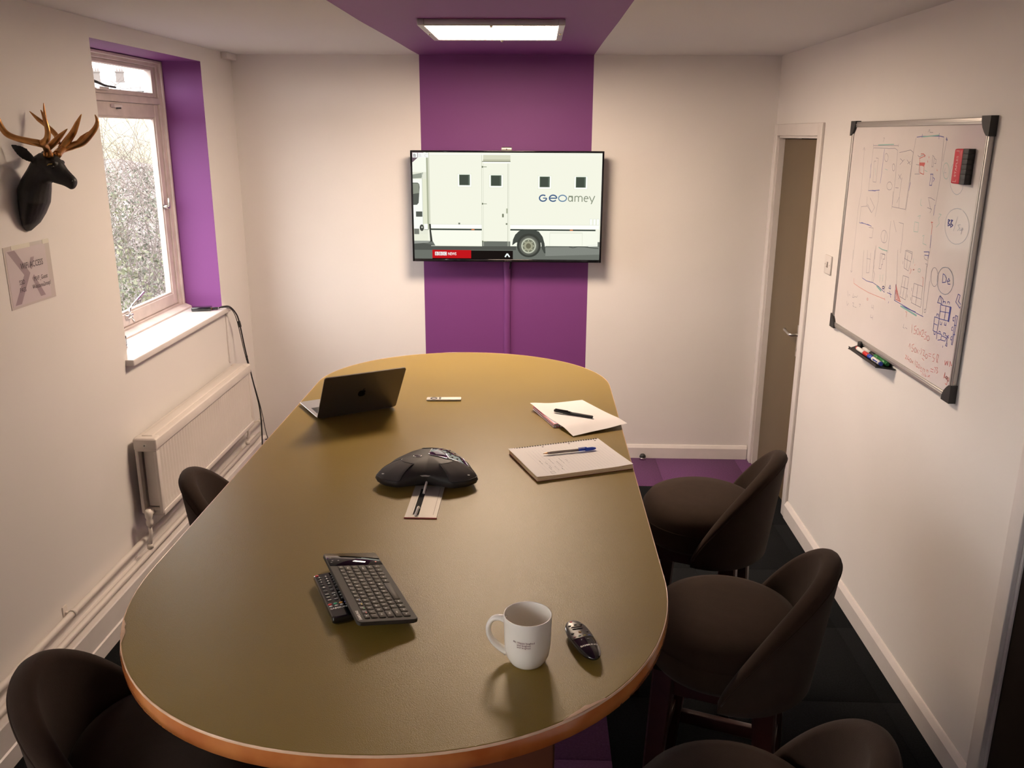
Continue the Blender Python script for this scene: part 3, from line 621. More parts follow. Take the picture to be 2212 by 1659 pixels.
for ta, tb_ in (((-.812, 1.487), (-.775, 1.405)), ((.06, 1.21), (.13, 1.27)), ((-.42, 3.68), (-.28, 3.69)), ((-.66, 3.55), (-.62, 3.58))):   # frayed places on the rim where the cloth has lifted
    ni = [min(range(len(OL)), key=lambda k: math.hypot(OL[k][0] - p[0] - .275, OL[k][1] + 2.4 - p[1])) for p in (ta, tb_)]
    ia, ib = min(ni), max(ni); seg_ = OL[ia:ib + 1]; inn = []
    for k, (x, y) in enumerate(seg_):
        e = math.sin(math.pi * k / max(1, len(seg_) - 1)) * random.uniform(.005, .009) + .0012; L = math.hypot(x, y - (-.68 if y < 0 else .79)); inn.append((x - x / L * e, y - (y - (-.68 if y < 0 else .79)) / L * e))
    b = MB(); b.poly([(x, y, TH + .0006) for x, y in seg_] + [(x, y, TH + .0010) for x, y in inn[::-1]], m_edgeb); b.build('frayed_trim', tb, norm=False)
for y0 in (1.62, 3.02):
    b = MB(); b.box(-.20, .328, y0 - 2.4, y0 + .11 - 2.4, .06, TH - .042, m_pedw, bev=.006); pd = b.build('pedestal', tb)
    b = MB(); b.box(-.26, .36, y0 - 2.4 - .05, y0 - 2.4 + .16, 0, .06, m_pedw, bev=.01); b.build('foot', pd)
b = MB(); b.box(-.04, .04, 1.73 - 2.4, 3.02 - 2.4, .35, .50, m_pedw, bev=.004); b.build('rail', tb)

# ------------------------------------------------------------------ bar stools (back towards +x, open towards -x)
def stool(label):
    root = empty('bar_stool', label, 'bar stool', group='brown upholstered bar stools round the table')
    b = MB(); prof = [(.0, .61), (.17, .61), (.198, .616), (.207, .632), (.210, .655), (.209, .685), (.207, .690), (.203, .715), (.188, .738), (.155, .753), (.10, .760), (.05, .762), (.0, .7625)]
    b.lathe([(max(r, .0005), z) for r, z in prof], m_fab, n=48, sy=1.09, cap0=True, cap1=True); b.build('seat', root)
    b = MB(); b.lathe([(.209, .686), (.213, .689), (.209, .692)], m_fab, n=48, sy=1.09); b.build('piping', root)
    b = MB(); rings = []; N = 60
    for i in range(N + 1):
        th = R(-84 + 168 * i / N); a = abs(th) / R(84)
        f = math.cos(a * math.pi / 2) ** .80 if a < 1 else 0
        zt = .615 + (.945 - .615) * f; fl = .045 * (zt - .59) / .36; tk = .052 * (1 - .40 * a ** 4); zb = .578 + .015 * a ** 3
        def P(r, z):
            q = r + fl * max(0, (z - zb)) / (zt - zb + 1e-6); return (q * math.cos(th), q * math.sin(th) * 1.06, z)
        ro, ri = .236, .236 - tk; rr = []
        zs = [zb + (zt - .022 - zb) * k / 6 for k in range(7)]
        rr.append(P(ro - .02, zb - .012)); rr.append(P(ro - .006, zb - .006))
        for z in zs: rr.append(P(ro, z))
        for k in range(1, 8):
            t = math.pi * k / 8; rr.append(P((ro + ri) / 2 + tk / 2 * math.cos(t), zt - .022 + .022 * math.sin(t)))
        for z in zs[::-1]: rr.append(P(ri, z))
        rings.append(rr)
    b.loft(rings, m_fab); b.build('backrest', root)
    b = MB(); pts = []
    for i in range(N + 1):
        th = R(-82 + 164 * i / N); a = abs(th) / R(84); f = math.cos(a * math.pi / 2) ** .80; zt = .615 + .33 * f; fl = .045 * (zt - .59) / .36
        q = .236 + fl * (zt - .022 - .578) / (zt - .578) + .0002; pts.append((q * math.cos(th), q * math.sin(th) * 1.06, zt - .022))
    b.tube(pts, .0022, m_fab, n=5); b.build('seam', root)
    for s in (1, -1):
        for t in (1, -1):
            b = MB(); x0, y0 = .130 * s, .135 * t; x1, y1 = .165 * s, .165 * t
            rings = []
            for (cx, cy, z, h) in ((x0, y0, .62, .029), (x0 * 1.03, y0 * 1.03, .52, .029), ((x0 + x1) / 2, (y0 + y1) / 2, .28, .024), (x1, y1, 0, .018)):
                rings.append([(cx + h * a_, cy + h * b_, z) for a_, b_ in ((-1, -.8), (-.8, -1), (.8, -1), (1, -.8), (1, .8), (.8, 1), (-.8, 1), (-1, .8))])
            b.loft(rings, m_wood, smooth=False); b.build('leg', root)
    for s in (1, -1):
        b = MB(); b.box(-.13, .13, .145 * s - .011, .145 * s + .011, .55, .615, m_wood, bev=.003); b.build('apron', root)
        b = MB(); b.box(.142 * s - .011, .142 * s + .011, -.13, .13, .55, .615, m_wood, bev=.003); b.build('apron', root)
        b = MB(); b.box(-.14, .14, .149 * s - .011, .149 * s + .011, .25, .29, m_wood, bev=.003); b.build('stretcher', root)
        b = MB(); b.box(.149 * s - .011, .149 * s + .011, -.14, .14, .30, .34, m_wood, bev=.003); b.build('stretcher', root)
    return root
st0 = stool('dark brown tub backed bar stool farthest along the right side, by the brown door')
st0.location = (.595, 2.88, 0); st0.rotation_euler = (0, 0, R(-22))
for x, y, a, lb in ((.525, 2.115, -20, 'dark brown tub backed bar stool in the middle of the right side of the table'),
                    (.385, 1.385, -18, 'dark brown bar stool nearest the camera on the right, cut off by the bottom edge'),
                    (-.860, 2.62, 197, 'dark brown bar stool behind the table on the left, in front of the radiator'),
                    (-.775, 1.56, 197, 'dark brown bar stool at the bottom left corner, nearest the left wall')):
    c = copy_tree(st0); c.location = (x, y, 0); c.rotation_euler = (0, 0, R(a)); c['label'] = lb

# ------------------------------------------------------------------ whiteboard
BY0, BY1, BZ0, BZ1 = 2.735, 3.925, 1.150, 2.036
wb = empty('whiteboard', 'large whiteboard covered in faint floor plan sketches on the right wall', 'whiteboard', (XR, (BY0 + BY1) / 2, (BZ0 + BZ1) / 2))
inv3 = Matrix.Translation((-XR, -(BY0 + BY1) / 2, -(BZ0 + BZ1) / 2))
def wbp(o): o.matrix_parent_inverse = inv3; return o
b = MB(); b.box(XR - .014, XR - .004, BY0 + .012, BY1 - .012, BZ0 + .012, BZ1 - .012, m_board); wbp(b.build('writing_surface', wb))
def rail(y0, y1, z0, z1, ax):
    b = MB(); b.box(XR - .019, XR - .002, y0, y1, z0, z1, m_alu, bev=.003)
    if ax == 'h': zc = (z0 + z1) / 2; b.box(XR - .021, XR - .017, y0, y1, zc - .003, zc + .003, m_alu, bev=.001)
    else: yc = (y0 + y1) / 2; b.box(XR - .021, XR - .017, yc - .003, yc + .003, z0, z1, m_alu, bev=.001)
    wbp(b.build('frame_rail', wb))
rail(BY0 + .03, BY1 - .03, BZ0, BZ0 + .022, 'h'); rail(BY0 + .03, BY1 - .03, BZ1 - .022, BZ1, 'h'); rail(BY0, BY0 + .022, BZ0 + .03, BZ1 - .03, 'v'); rail(BY1 - .022, BY1, BZ0 + .03, BZ1 - .03, 'v')
for y, z, sy, sz in ((BY0, BZ0, 1, 1), (BY0, BZ1, 1, -1), (BY1, BZ0, -1, 1), (BY1, BZ1, -1, -1)):
    b = MB(); pts = [(-.004, -.004), (.052, -.004), (.050, .012), (.040, .030), (.026, .044), (.012, .054), (-.004, .056)]
    P = [(y + sy * p[0], z + sz * p[1]) for p in pts]
    b.loft([[(x, p[0], p[1]) for p in P] for x in (XR - .001, XR - .024)], m_blackm, smooth=False); wbp(b.build('corner_cap', wb))
STROKES = 'k1:3765,1929 3746,1757 3759,1682 3751,1473;k1:3779,1923 3767,1934 3755,1922;k1:3570,1972 3561,1972 3569,1957;k1:3669,1942 3416,1945;k1:3671,1948 3666,1937;k1:3417,1950 3416,1941;k1:3666,1933 3517,1934;k1:3516,1933 3446,1935 3418,1928 3406,1811 3406,1713;k1:3666,1933 3667,1815 3666,1765;k1:3625,1895 3600,1894 3595,1802 3629,1802 3640,1882 3621,1883;k1:3399,1920 3300,1931 3277,1924;k1:3384,1899 3356,1890;k1:3346,1897 3381,1877;k1:3321,1896 3288,1880;k1:3288,1892 3313,1882;k1:3382,1841 3352,1825;k1:3356,1844 3377,1825;k1:3346,1831 3349,1791 3348,1762 3366,1739;k1:3396,1792 3367,1793;k1:3348,1762 3342,1721;k1:3413,1777 3406,1721 3281,1721 3275,1924;k1:3267,1973 3275,1912 3271,1802 3277,1718;k1:3045,1974 3032,1836 3040,1753;k1:3022,1974 3029,1900;k1:3173,1993 3165,2002 3158,1992 3133,1992;k1:3428,1797 3428,1792 3430,1788 3435,1784 3442,1782 3449,1781 3458,1781 3466,1782 3473,1785 3478,1789 3480,1794 3481,1799 3478,1803 3473,1807 3467,1809 3459,1810 3451,1810 3443,1808 3436,1805 3431,1801 3428,1797;k1:3501,1900 3500,1895 3502,1891 3504,1887 3509,1885 3514,1884 3520,1885 3526,1887 3531,1890 3535,1894 3537,1899 3537,1903 3536,1908 3533,1911 3529,1913 3524,1914 3518,1914 3512,1911 3507,1908 3503,1904 3501,1900;k1:3424,1866 3423,1862 3424,1858 3426,1855 3429,1853 3433,1852 3437,1853 3441,1854 3445,1857 3448,1861 3450,1865 3451,1869 3450,1872 3448,1875 3445,1877 3441,1878 3437,1878 3433,1876 3429,1873 3426,1870 3424,1866;k1:3233,1914 3220,1909 3185,1917 3172,1909;k1:3238,1882 3211,1881 3207,1855;k1:3239,1849 3198,1851;k1:3113,1917 3097,1910 3098,1880 3108,1878 3112,1915;k1:3096,1907 3081,1903 3080,1890 3091,1891;k1:3673,1740 3668,1708 3604,1681;k1:3638,1738 3578,1704 3604,1681 3659,1712;k1:3726,1696 3661,1703;k1:3726,1696 3726,1630;k1:3558,1775 3549,1734 3562,1670;k1:3400,1668 3395,1584 3392,1547;k1:3375,1672 3337,1633;k1:3323,1670 3281,1669 3275,1611 3276,1562;k1:3416,1607 3415,1599 3417,1592 3422,1586 3430,1582 3439,1580 3449,1580 3459,1582 3467,1587 3474,1593 3478,1600 3479,1608 3476,1615 3471,1621 3463,1625 3454,1627 3444,1627 3435,1625 3426,1620 3420,1614 3416,1607;k1:3439,1623 3443,1580;k1:3104,1775 3082,1776 3049,1770;k1:3099,1771 3075,1741 3064,1739 3074,1726;k1:3100,1742 3064,1739;k1:3615,1622 3566,1624 3568,1585 3598,1583;k1:3517,1560 3514,1506;k1:3230,1545 3224,1580 3172,1579 3172,1553;k1:3450,1515 3443,1536 3416,1537 3419,1519;b2:3547,1930 3549,1801;b2:3666,1765 3603,1769 3548,1774;b2:3261,1976 3212,1979 3078,1980 3046,1977;b2:3084,1989 3082,1971;b2:3218,1986 3217,1974;b2:3669,1871 3664,1815;b2:3726,1630 3680,1632 3618,1631 3588,1629;b2:3044,1755 3044,1721;b2:3268,1818 3271,1789;b2:3111,1854 3090,1855 3092,1839 3089,1818 3106,1817 3106,1853;b2:3086,1844 3074,1840 3082,1830;b2:3037,1611 3040,1654;b2:3071,1582 3039,1584 3040,1596;b2:3026,1974 3017,1967 3028,1969 3026,1976;b3:3625,1768 3589,1769;b3:3701,1633 3679,1632;b3:3638,1632 3613,1631;g3:3617,1945 3460,1949;g3:3212,1977 3085,1983;g3:3487,1557 3449,1553 3399,1554;g1:3187,1686 3184,1651 3150,1653 3153,1685 3183,1685;g1:3167,1706 3146,1711 3153,1698;g1:3162,1866 3138,1861;g1:2973,1870 2972,1862 2973,1855 2976,1849 2981,1845 2988,1844 2995,1845 3003,1848 3009,1854 3015,1861 3019,1868 3020,1876 3019,1884 3016,1890 3010,1893 3004,1895 2996,1894 2989,1890 2982,1885 2977,1878 2973,1870;g1:3109,1643 3096,1648 3098,1619 3068,1617;g1:3005,1729 2987,1728 3004,1714 2992,1698 3011,1684;g1:3518,1856 3491,1853;g1:3622,1855 3608,1828;g1:3160,1768 3157,1747 3145,1745;r2:3208,1919 3186,1920 3170,1914 3215,1904 3197,1855 3164,1851 3169,1878 3200,1883 3208,1882;r2:3140,1912 3140,1907;r2:3148,1898 3144,1892;r2:3051,1698 3043,1684 3041,1657;r2:3055,1696 3042,1697;r2:3065,1871 3062,1867;r5:3209,1886 3168,1887;r5:3204,1883 3171,1884;l1:2902,1895 2888,1886 2876,1874 2867,1860 2862,1845 2862,1830 2866,1817 2875,1807 2887,1801 2901,1799 2917,1802 2932,1809 2946,1820 2956,1834 2963,1849 2965,1865 2963,1879 2955,1890 2944,1898 2931,1901 2915,1900;l1:2922,1881 2940,1866 2929,1852 2904,1852;l1:2907,1863 2889,1853 2900,1851 2909,1859;l1:2888,1851 2892,1864 2883,1853 2878,1863 2875,1853;l1:2840,1753 2818,1744 2801,1732 2789,1717 2784,1700 2787,1684 2797,1669 2813,1657 2834,1649 2859,1645 2885,1647 2909,1654 2929,1666 2944,1681 2951,1698 2950,1716 2941,1732 2925,1745 2904,1753 2880,1757 2854,1756;l1:2869,1732 2886,1685;l1:2843,1709 2860,1706 2846,1698 2858,1688;l1:2843,1698 2842,1690 2832,1694 2836,1700;l1:2829,1701 2831,1681;l1:2829,1700 2822,1696 2831,1690;l1:3005,1878 3009,1860;l1:3004,1863 2994,1864;b3:2931,1717 2918,1715 2931,1707 2913,1701 2928,1697 2931,1717;b3:2912,1717 2899,1717 2912,1707 2894,1702 2908,1694 2910,1717;k1:3760,1512 3753,1419;k1:3766,1424 3755,1417 3746,1425;k1:3640,1527 3625,1413;k1:3523,1542 3516,1456 3513,1414;k1:3461,1537 3418,1539 3416,1519 3431,1519 3428,1497 3438,1497 3437,1479 3459,1477 3458,1513 3461,1535;k1:3404,1557 3380,1451 3378,1399;k1:3599,1532 3585,1441 3555,1446 3562,1525;k1:3598,1498 3556,1500;k1:3302,1570 3271,1432 3270,1386;k1:3234,1577 3173,1573 3176,1542 3186,1509 3226,1514 3234,1577;k1:3207,1562 3205,1515;k1:3233,1548 3176,1544;k1:3226,1486 3175,1487 3179,1404 3232,1407 3226,1486;k1:3231,1445 3170,1446;k1:3203,1482 3205,1407;k1:3125,1474 3053,1475 3046,1402 3127,1404 3125,1474;k1:3127,1429 3051,1430;k1:3092,1473 3090,1402;k1:3075,1579 3068,1570 3044,1567;k1:3055,1554 3040,1555 3039,1546;k1:3042,1551 3037,1472 3026,1377;k1:3004,1501 3003,1392 3015,1391 3014,1402 3005,1403;k1:3140,1455 3137,1445;k1:3137,1421 3134,1411;k1:3168,1426 3165,1416;k1:3242,1536 3241,1526;k1:3773,1334 3760,1311;k1:3751,1321 3739,1321;k1:3702,1334 3708,1317 3686,1321 3694,1327;k1:3682,1325 3659,1326 3651,1335;k1:3771,1289 3759,1272 3745,1285;k1:3701,1295 3684,1297 3691,1283 3674,1282;k1:3668,1283 3651,1285;k1:3623,1304 3607,1306 3614,1294;k1:3485,1328 3484,1315 3471,1318;k1:3470,1329 3464,1311;k1:3483,1288 3484,1276 3464,1278;k1:3462,1288 3462,1271;k1:3164,1317 3168,1304 3155,1303;k1:3148,1308 3133,1306;k1:3509,1483 3514,1465;k1:3513,1462 3497,1451 3502,1414;b2:3620,1414 3570,1410 3502,1414 3440,1409 3377,1397;b2:3331,1433 3341,1420 3321,1420 3331,1433;b2:3349,1401 3307,1401;b2:3329,1411 3312,1389;b2:3325,1370 3328,1364;b2:3280,1445 3276,1385;b2:3276,1385 3202,1382 3074,1376 3017,1375;b2:3079,1592 3038,1597 3042,1574;b2:3167,1380 3146,1370;b3:3385,1415 3385,1413 3385,1412 3387,1410 3389,1409 3392,1408 3395,1408 3398,1408 3400,1409 3402,1410 3403,1412 3403,1413 3402,1415 3400,1416 3398,1417 3395,1418 3392,1418 3390,1418 3387,1417 3385,1416 3385,1415;b3:3200,1377 3082,1378;g4:3460,1408 3411,1397;g4:3213,1375 3071,1368;g1:3440,1456 3436,1427;g1:3412,1460 3409,1435;g1:3156,1558 3155,1541;g1:3085,1526 3085,1525 3086,1523 3088,1521 3091,1520 3095,1519 3098,1519 3102,1519 3105,1520 3107,1521 3108,1523 3108,1525 3107,1527 3105,1528 3102,1530 3098,1530 3095,1531 3091,1530 3088,1529 3086,1528 3085,1526;r1:3717,1397 3710,1377 3646,1372 3535,1368 3364,1372;r1:3370,1376 3362,1367;r1:3532,1342 3532,1340 3532,1339 3533,1338 3535,1337 3537,1336 3540,1336 3542,1336 3544,1337 3545,1338 3546,1339 3546,1341 3545,1342 3544,1343 3542,1344 3540,1345 3538,1345 3536,1345 3534,1344 3532,1343 3532,1342;r1:3173,1522 3165,1509 3171,1501;r1:3160,1520 3160,1513;r1:3138,1521 3138,1520 3139,1520 3140,1519 3141,1519 3142,1519 3143,1518 3144,1518 3145,1519 3146,1519 3146,1520 3146,1520 3146,1521 3145,1521 3144,1521 3143,1522 3142,1522 3140,1522 3139,1522 3139,1521 3138,1521;r1:3138,1540 3139,1535;r1:3067,1506 3056,1503 3053,1476;r1:3165,1363 3153,1364 3155,1346;r1:3096,1330 3092,1301;r1:3060,1333 3074,1328 3072,1316 3055,1317 3059,1304 3073,1302;r1:3033,1318 3033,1315 3033,1312 3034,1309 3037,1308 3039,1306 3042,1306 3045,1307 3048,1309 3050,1311 3051,1314 3052,1317 3051,1320 3050,1323 3048,1325 3045,1326 3042,1326 3039,1325 3037,1323 3035,1321 3033,1318;r1:3031,1319 3016,1310;r1:3018,1322 3027,1306;r1:3013,1326 3000,1332 2997,1323 3010,1306 2989,1309;r1:2976,1329 2986,1326 2985,1319 2972,1317 2975,1304 2987,1303;r1:2947,1314 2947,1311 2948,1309 2949,1307 2952,1305 2954,1304 2958,1303 2961,1304 2964,1305 2966,1307 2967,1309 2967,1312 2967,1315 2965,1317 2963,1319 2960,1320 2956,1320 2953,1320 2951,1318 2948,1316 2947,1314;r1:3099,1247 3093,1261 3084,1242;r1:3059,1267 3073,1260 3072,1250 3057,1249 3061,1239 3073,1238;r1:3035,1251 3035,1248 3035,1245 3036,1243 3038,1242 3040,1241 3043,1240 3045,1241 3047,1242 3049,1244 3050,1247 3051,1249 3050,1252 3049,1254 3047,1256 3045,1257 3043,1257 3040,1256 3038,1255 3036,1253 3035,1251;r1:3035,1254 3017,1243;r1:3021,1256 3031,1241;r1:3007,1256 3010,1253;r1:2999,1266 2991,1256 2999,1244;r1:2986,1264 2971,1265 2976,1246 2961,1247;r1:2942,1252 2942,1249 2942,1247 2944,1245 2946,1244 2948,1243 2951,1242 2954,1243 2956,1244 2958,1245 2959,1247 2959,1250 2958,1252 2957,1254 2955,1255 2952,1256 2950,1257 2947,1256 2945,1255 2943,1254 2942,1252;r1:2936,1263 2917,1265;r1:2935,1255 2918,1257;r1:2893,1272 2903,1268 2902,1258 2889,1257 2893,1246 2901,1245;r1:2871,1248 2862,1275 2873,1276 2877,1261 2861,1249;r1:2981,1235 2964,1231;r1:3117,1213 3104,1212 3116,1200 3102,1200;r1:3092,1214 3097,1202 3081,1204;r1:3085,1210 3084,1196;r1:3063,1205 3063,1203 3063,1201 3064,1199 3066,1198 3067,1197 3069,1197 3071,1197 3073,1198 3075,1200 3076,1202 3076,1204 3076,1206 3075,1208 3073,1209 3072,1210 3070,1210 3068,1210 3066,1209 3064,1207 3063,1205;r1:3060,1206 3046,1199;r1:3046,1208 3058,1198;r1:3030,1215 3026,1197;r1:3021,1211 3011,1212 3017,1194 3006,1196;r1:2990,1203 2990,1201 2990,1199 2991,1197 2993,1196 2995,1195 2997,1195 2999,1195 3001,1196 3003,1198 3004,1200 3004,1202 3003,1204 3002,1206 3001,1207 2999,1208 2997,1208 2995,1208 2993,1207 2991,1205 2990,1203;r1:2982,1202 2974,1203;r1:2982,1197 2974,1198;r1:2963,1205 2963,1193;r1:2959,1203 2948,1202 2951,1192;r1:2933,1207 2934,1198;r1:2932,1205 2923,1206 2923,1199;r1:2906,1217 2885,1219;r1:2905,1209 2885,1210;r1:2880,1229 2871,1230 2875,1212;r1:2866,1233 2857,1233 2862,1224 2851,1220 2861,1213;r1:2982,1190 2970,1188;r1:2962,1189 2963,1178;r1:2950,1188 2951,1180;r1:2939,1190 2940,1181 2929,1184;r1:2916,1191 2918,1184 2906,1194 2905,1186;r2:2815,1269 2809,1256 2801,1270 2793,1259 2793,1273;r2:2779,1258 2778,1276 2767,1264 2756,1277 2753,1255;r2:2806,1212 2802,1232 2800,1216 2790,1216;r2:2783,1220 2782,1218 2783,1217 2783,1216 2784,1215 2786,1214 2787,1214 2789,1214 2790,1215 2791,1216 2792,1217 2792,1219 2791,1220 2791,1221 2790,1222 2788,1223 2787,1223 2786,1223 2784,1222 2783,1221 2783,1220;r2:2778,1223 2780,1212 2775,1212 2780,1196 2790,1198;r2:2771,1222 2771,1210;r2:2763,1217 2757,1211 2754,1221;r2:2752,1230 2749,1213 2741,1214;r2:2733,1219 2738,1215 2734,1211;r2:3278,1444 3254,1392;r2:3271,1432 3240,1391;r2:3259,1424 3229,1390;r2:3252,1414 3220,1390;r2:3276,1424 3265,1390 3218,1390;r2:3272,1439 3245,1394;k1:2946,1525 2944,1515 2945,1506 2949,1499 2955,1493 2963,1490 2971,1490 2980,1493 2988,1499 2995,1507 2999,1517 3001,1526 3000,1536 2996,1543 2990,1549 2982,1552 2973,1551 2965,1548 2957,1542 2950,1534 2946,1525;l2:2836,1530 2835,1516 2839,1503 2848,1492 2861,1483 2878,1478 2896,1477 2914,1480 2930,1487 2942,1498 2950,1512 2951,1526 2947,1539 2937,1551 2923,1560 2906,1564 2887,1565 2870,1561 2855,1553 2843,1543 2836,1530;l2:2886,1565 2881,1564 2877,1563 2872,1562 2868,1560 2864,1559 2860,1557 2856,1555 2853,1552 2850,1550 2847,1547 2844,1545 2842,1542 2839,1538 2838,1535 2836,1532 2835,1529 2834,1525 2834,1522 2834,1518 2834,1515;b2:2914,1541 2910,1512 2888,1517 2886,1530 2900,1539 2914,1541;b2:2876,1521 2860,1526 2869,1533 2878,1522 2870,1514 2854,1516;b2:2888,1439 2912,1468 2888,1460 2884,1448;b2:2915,1466 2925,1442 2897,1444;b2:2884,1448 2883,1454 2869,1455 2869,1449;b2:2854,1453 2853,1459 2840,1459 2840,1453;b2:2900,1440 2824,1445 2827,1399 2895,1393 2900,1440;b2:2896,1418 2825,1426;b2:2861,1443 2860,1395;b2:2931,1392 2896,1394 2899,1346 2928,1345 2931,1392;b2:2928,1369 2903,1370;b2:2917,1398 2917,1405 2905,1406 2904,1399;b2:2886,1385 2884,1376 2874,1377 2875,1385;b2:2855,1388 2854,1381 2843,1381 2844,1389;b2:2920,1343 2917,1335 2908,1336 2909,1343;b2:2898,1345 2895,1323;b2:2898,1344 2863,1346 2864,1328 2884,1322;b2:2861,1342 2827,1343 2833,1331 2860,1328;b2:2885,1348 2884,1353 2874,1353 2874,1347;b2:2852,1346 2851,1355 2837,1356 2838,1347;b2:2822,1352 2821,1327 2825,1318 2816,1317 2816,1327;b2:2832,1350 2810,1346;b2:2813,1355 2823,1343;b2:2788,1426 2774,1426 2775,1396 2778,1364 2781,1330 2788,1332 2785,1364 2785,1395 2787,1426;b2:2788,1394 2773,1396;b2:2785,1364 2772,1366;b2:2793,1419 2802,1416 2800,1406 2792,1407;b2:2793,1387 2800,1384 2799,1375 2792,1375;b2:2790,1357 2797,1353 2796,1344 2789,1345;b2:2790,1495 2777,1493 2783,1473 2760,1465 2767,1454 2800,1468 2790,1495;b2:2843,1312 2843,1307;b6:2829,1444 2830,1399'
inks = {'b': ('blue_marker_lines', mat('blue_marker', (.06, .08, .36), .5)), 'k': ('grey_marker_lines', mat('faded_grey_marker', (.17, .17, .25), .5)), 'r': ('red_marker_lines', mat('red_marker', (.62, .13, .12), .5)),
        'g': ('green_marker_lines', mat('green_marker', (.22, .48, .45), .5)), 'l': ('pale_blue_marker_lines', mat('pale_blue_marker', (.30, .36, .46), .5))}
mbs = {k: MB() for k in inks}; li = 0
for s in STROKES.split(';'):
    k, rest = s[0], s[1:]; wd, pt = rest.split(':'); wd = (.0016, .0025, .0036, .0065, .008, .010)[int(wd) - 1] ; P = [tuple(int(v) / 1000 for v in p.split(',')) for p in pt.split()]
    li += 1; x = XR - .0142 - li * .000002
    for (ya, za), (yb, zb) in zip(P, P[1:]):
        dy, dz = yb - ya, zb - za; L = math.hypot(dy, dz)
        if L < 1e-5: continue
        ny, nz = -dz / L * wd / 2, dy / L * wd / 2; ey, ez = dy / L * wd * .3, dz / L * wd * .3
        mbs[k].poly([(x, ya + ny - ey, za + nz - ez), (x, yb + ny + ey, zb + nz + ez), (x, yb - ny + ey, zb - nz + ez), (x, ya - ny - ey, za - nz - ez)], inks[k][1])
for k in inks: wbp(mbs[k].build(inks[k][0], wb, norm=False, kind='stuff'))
# smudged, part-wiped area
er = empty('board_eraser', 'red and black magnetic eraser on the whiteboard', 'eraser', (XR - .014, 2.858, 1.888))
b = MB(); pr = []
for k in range(13): pr.append((-.055 + .110 * k / 12, .046 - (.0035 if k % 2 else 0)))
b.box(-.024, 0, -.012, .046, -.054, .054, m_red, bev=.006); b.build('red_back', er)
b = MB()
for k in range(7): b.box(-.023, -.001, -.046, -.010, -.054 + k * .0154, -.054 + (k + 1) * .0154 + .001, m_black, bev=.002)
b.build('felt_layers', er)
b = MB(); b.mesh(text_mesh('STAPLES', .019, 'CENTER', 1.05), mat('dull_silver_print', (.55, .35, .36), .5), Matrix(((0, 0, -1, -.0242), (0, 1, 0, 0), (1, 0, 0, 0), (0, 0, 0, 1))) @ Matrix.Identity(4)) if False else None
pm = mat('dull_silver_print', (.72, .50, .50), .5)
Mt = Matrix(((0, 0, -1, -.02425), (0, -1, 0, .030), (1, 0, 0, 0), (0, 0, 0, 1)))
# text runs upwards: local x -> +z, local y -> +y
Mt = Matrix(((0, 0, -1, -.02425), (0, 1, 0, .010), (1, 0, 0, 0), (0, 0, 0, 1)))
b.mesh(text_mesh('STAPLES', .017, 'CENTER', 1.05), pm, Mt)
for (za, zb_, ya, yb_) in ((-.048, -.0465, .010, .032), (.0465, .048, .010, .032), (-.048, -.040, .008, .0095), (.040, .048, .008, .0095)): b.box(-.0246, -.024, ya, yb_, za, zb_, pm)
b.build('lettering', er)
PT0, PT1, PTZ = 3.215, 3.610, 1.128
tr = empty('pen_tray', 'black clip-on pen tray at the bottom edge of the whiteboard', 'tray', (XR - .02, 3.40, PTZ))
b = MB()
b.loft([[(q[0], y, q[1]) for q in ((-.045, .012), (-.042, .0), (.018, .0), (.018, .018), (.014, .018), (.014, .004), (-.038, .004), (-.043, .013))] for y in (-.15, .15)], m_black, smooth=False)
b.prism([(-.045, -.15), (.018, -.15), (.018, -.19)], 0, .004, m_black); b.prism([(-.045, .15), (.018, .21), (.018, .15)], 0, .004, m_black); b.build('tray_shelf', tr)
b = MB(); b.box(-.012, .016, .118, .148, .010, .036, m_blackm, bev=.006); b.build('magnet_clip', tr)
m_greenp = mat('green_plastic', (.03, .22, .06), .35); m_bluep = mat('blue_plastic', (.02, .06, .45), .3); m_redp = mat('red_plastic', (.60, .03, .03), .35)
def marker(lb, y, xo, z, body, cap, d, tail=None):
    root = empty('marker_pen', lb, 'marker pen', (XR - .02 + xo, y, PTZ + z), group='marker pens in the whiteboard tray')
    b = MB(); b.tube([(0, 0, 0), (0, .075 * d, 0)], .0085, body, n=14); b.tube([(0, .075 * d, 0), (0, .079 * d, 0)], .0065, cap, n=12); b.build('barrel', root)
    b = MB(); b.tube([(0, -.045 * d, 0), (0, -.043 * d, 0), (0, 0, 0)], [.007, .0088, .0088], cap, n=14); b.build('cap', root)
    b = MB(); b.tube([(0, .0745 * d, 0), (0, .084 * d, 0)], .0075, cap, n=12); b.build('end_plug', root)
    return root
marker('white marker pen with red cap, left front in the tray', 3.430, -.022, .0135, m_paper, m_redp, 1)
mk = marker('white marker pen with blue cap and printed label, right front in the tray', 3.338, -.022, .0135, m_paper, m_bluep, -1)
b = MB()
for k in range(7): b.box(-.0089, -.0070, -.02 - k * .007, -.0165 - k * .007, .001 - .002 * (k % 3), .005, m_bluep)
b.build('printed_label', mk)
marker('white marker pen with black cap behind the red one', 3.425, .001, .0135, m_paper, m_black, 1)
marker('green marker pen behind the blue one', 3.335, .001, .0135, m_greenp, m_greenp, -1)
# light switch
ls = empty('light_switch', 'white square light switch between the brown door and the whiteboard', 'light switch', (XR, 4.088, 1.402))
b = MB(); b.box(-.009, 0, -.043, .043, -.043, .043, m_gloss, bev=.003); b.build('plate', ls)
b = MB(); b.box(-.016, -.008, -.006, .006, -.012, .012, m_gloss, bev=.002, M=Matrix.Rotation(R(8), 4, 'Y')); b.box(-.0098, -.0088, -.0065, .0065, -.013, .013, m_dark); b.build('rocker', ls)
for y in (-.03, .03): b = MB(); b.tube([(-.0105, y, 0), (-.008, y, 0)], .0028, m_steel, n=8); b.build('screw', ls)
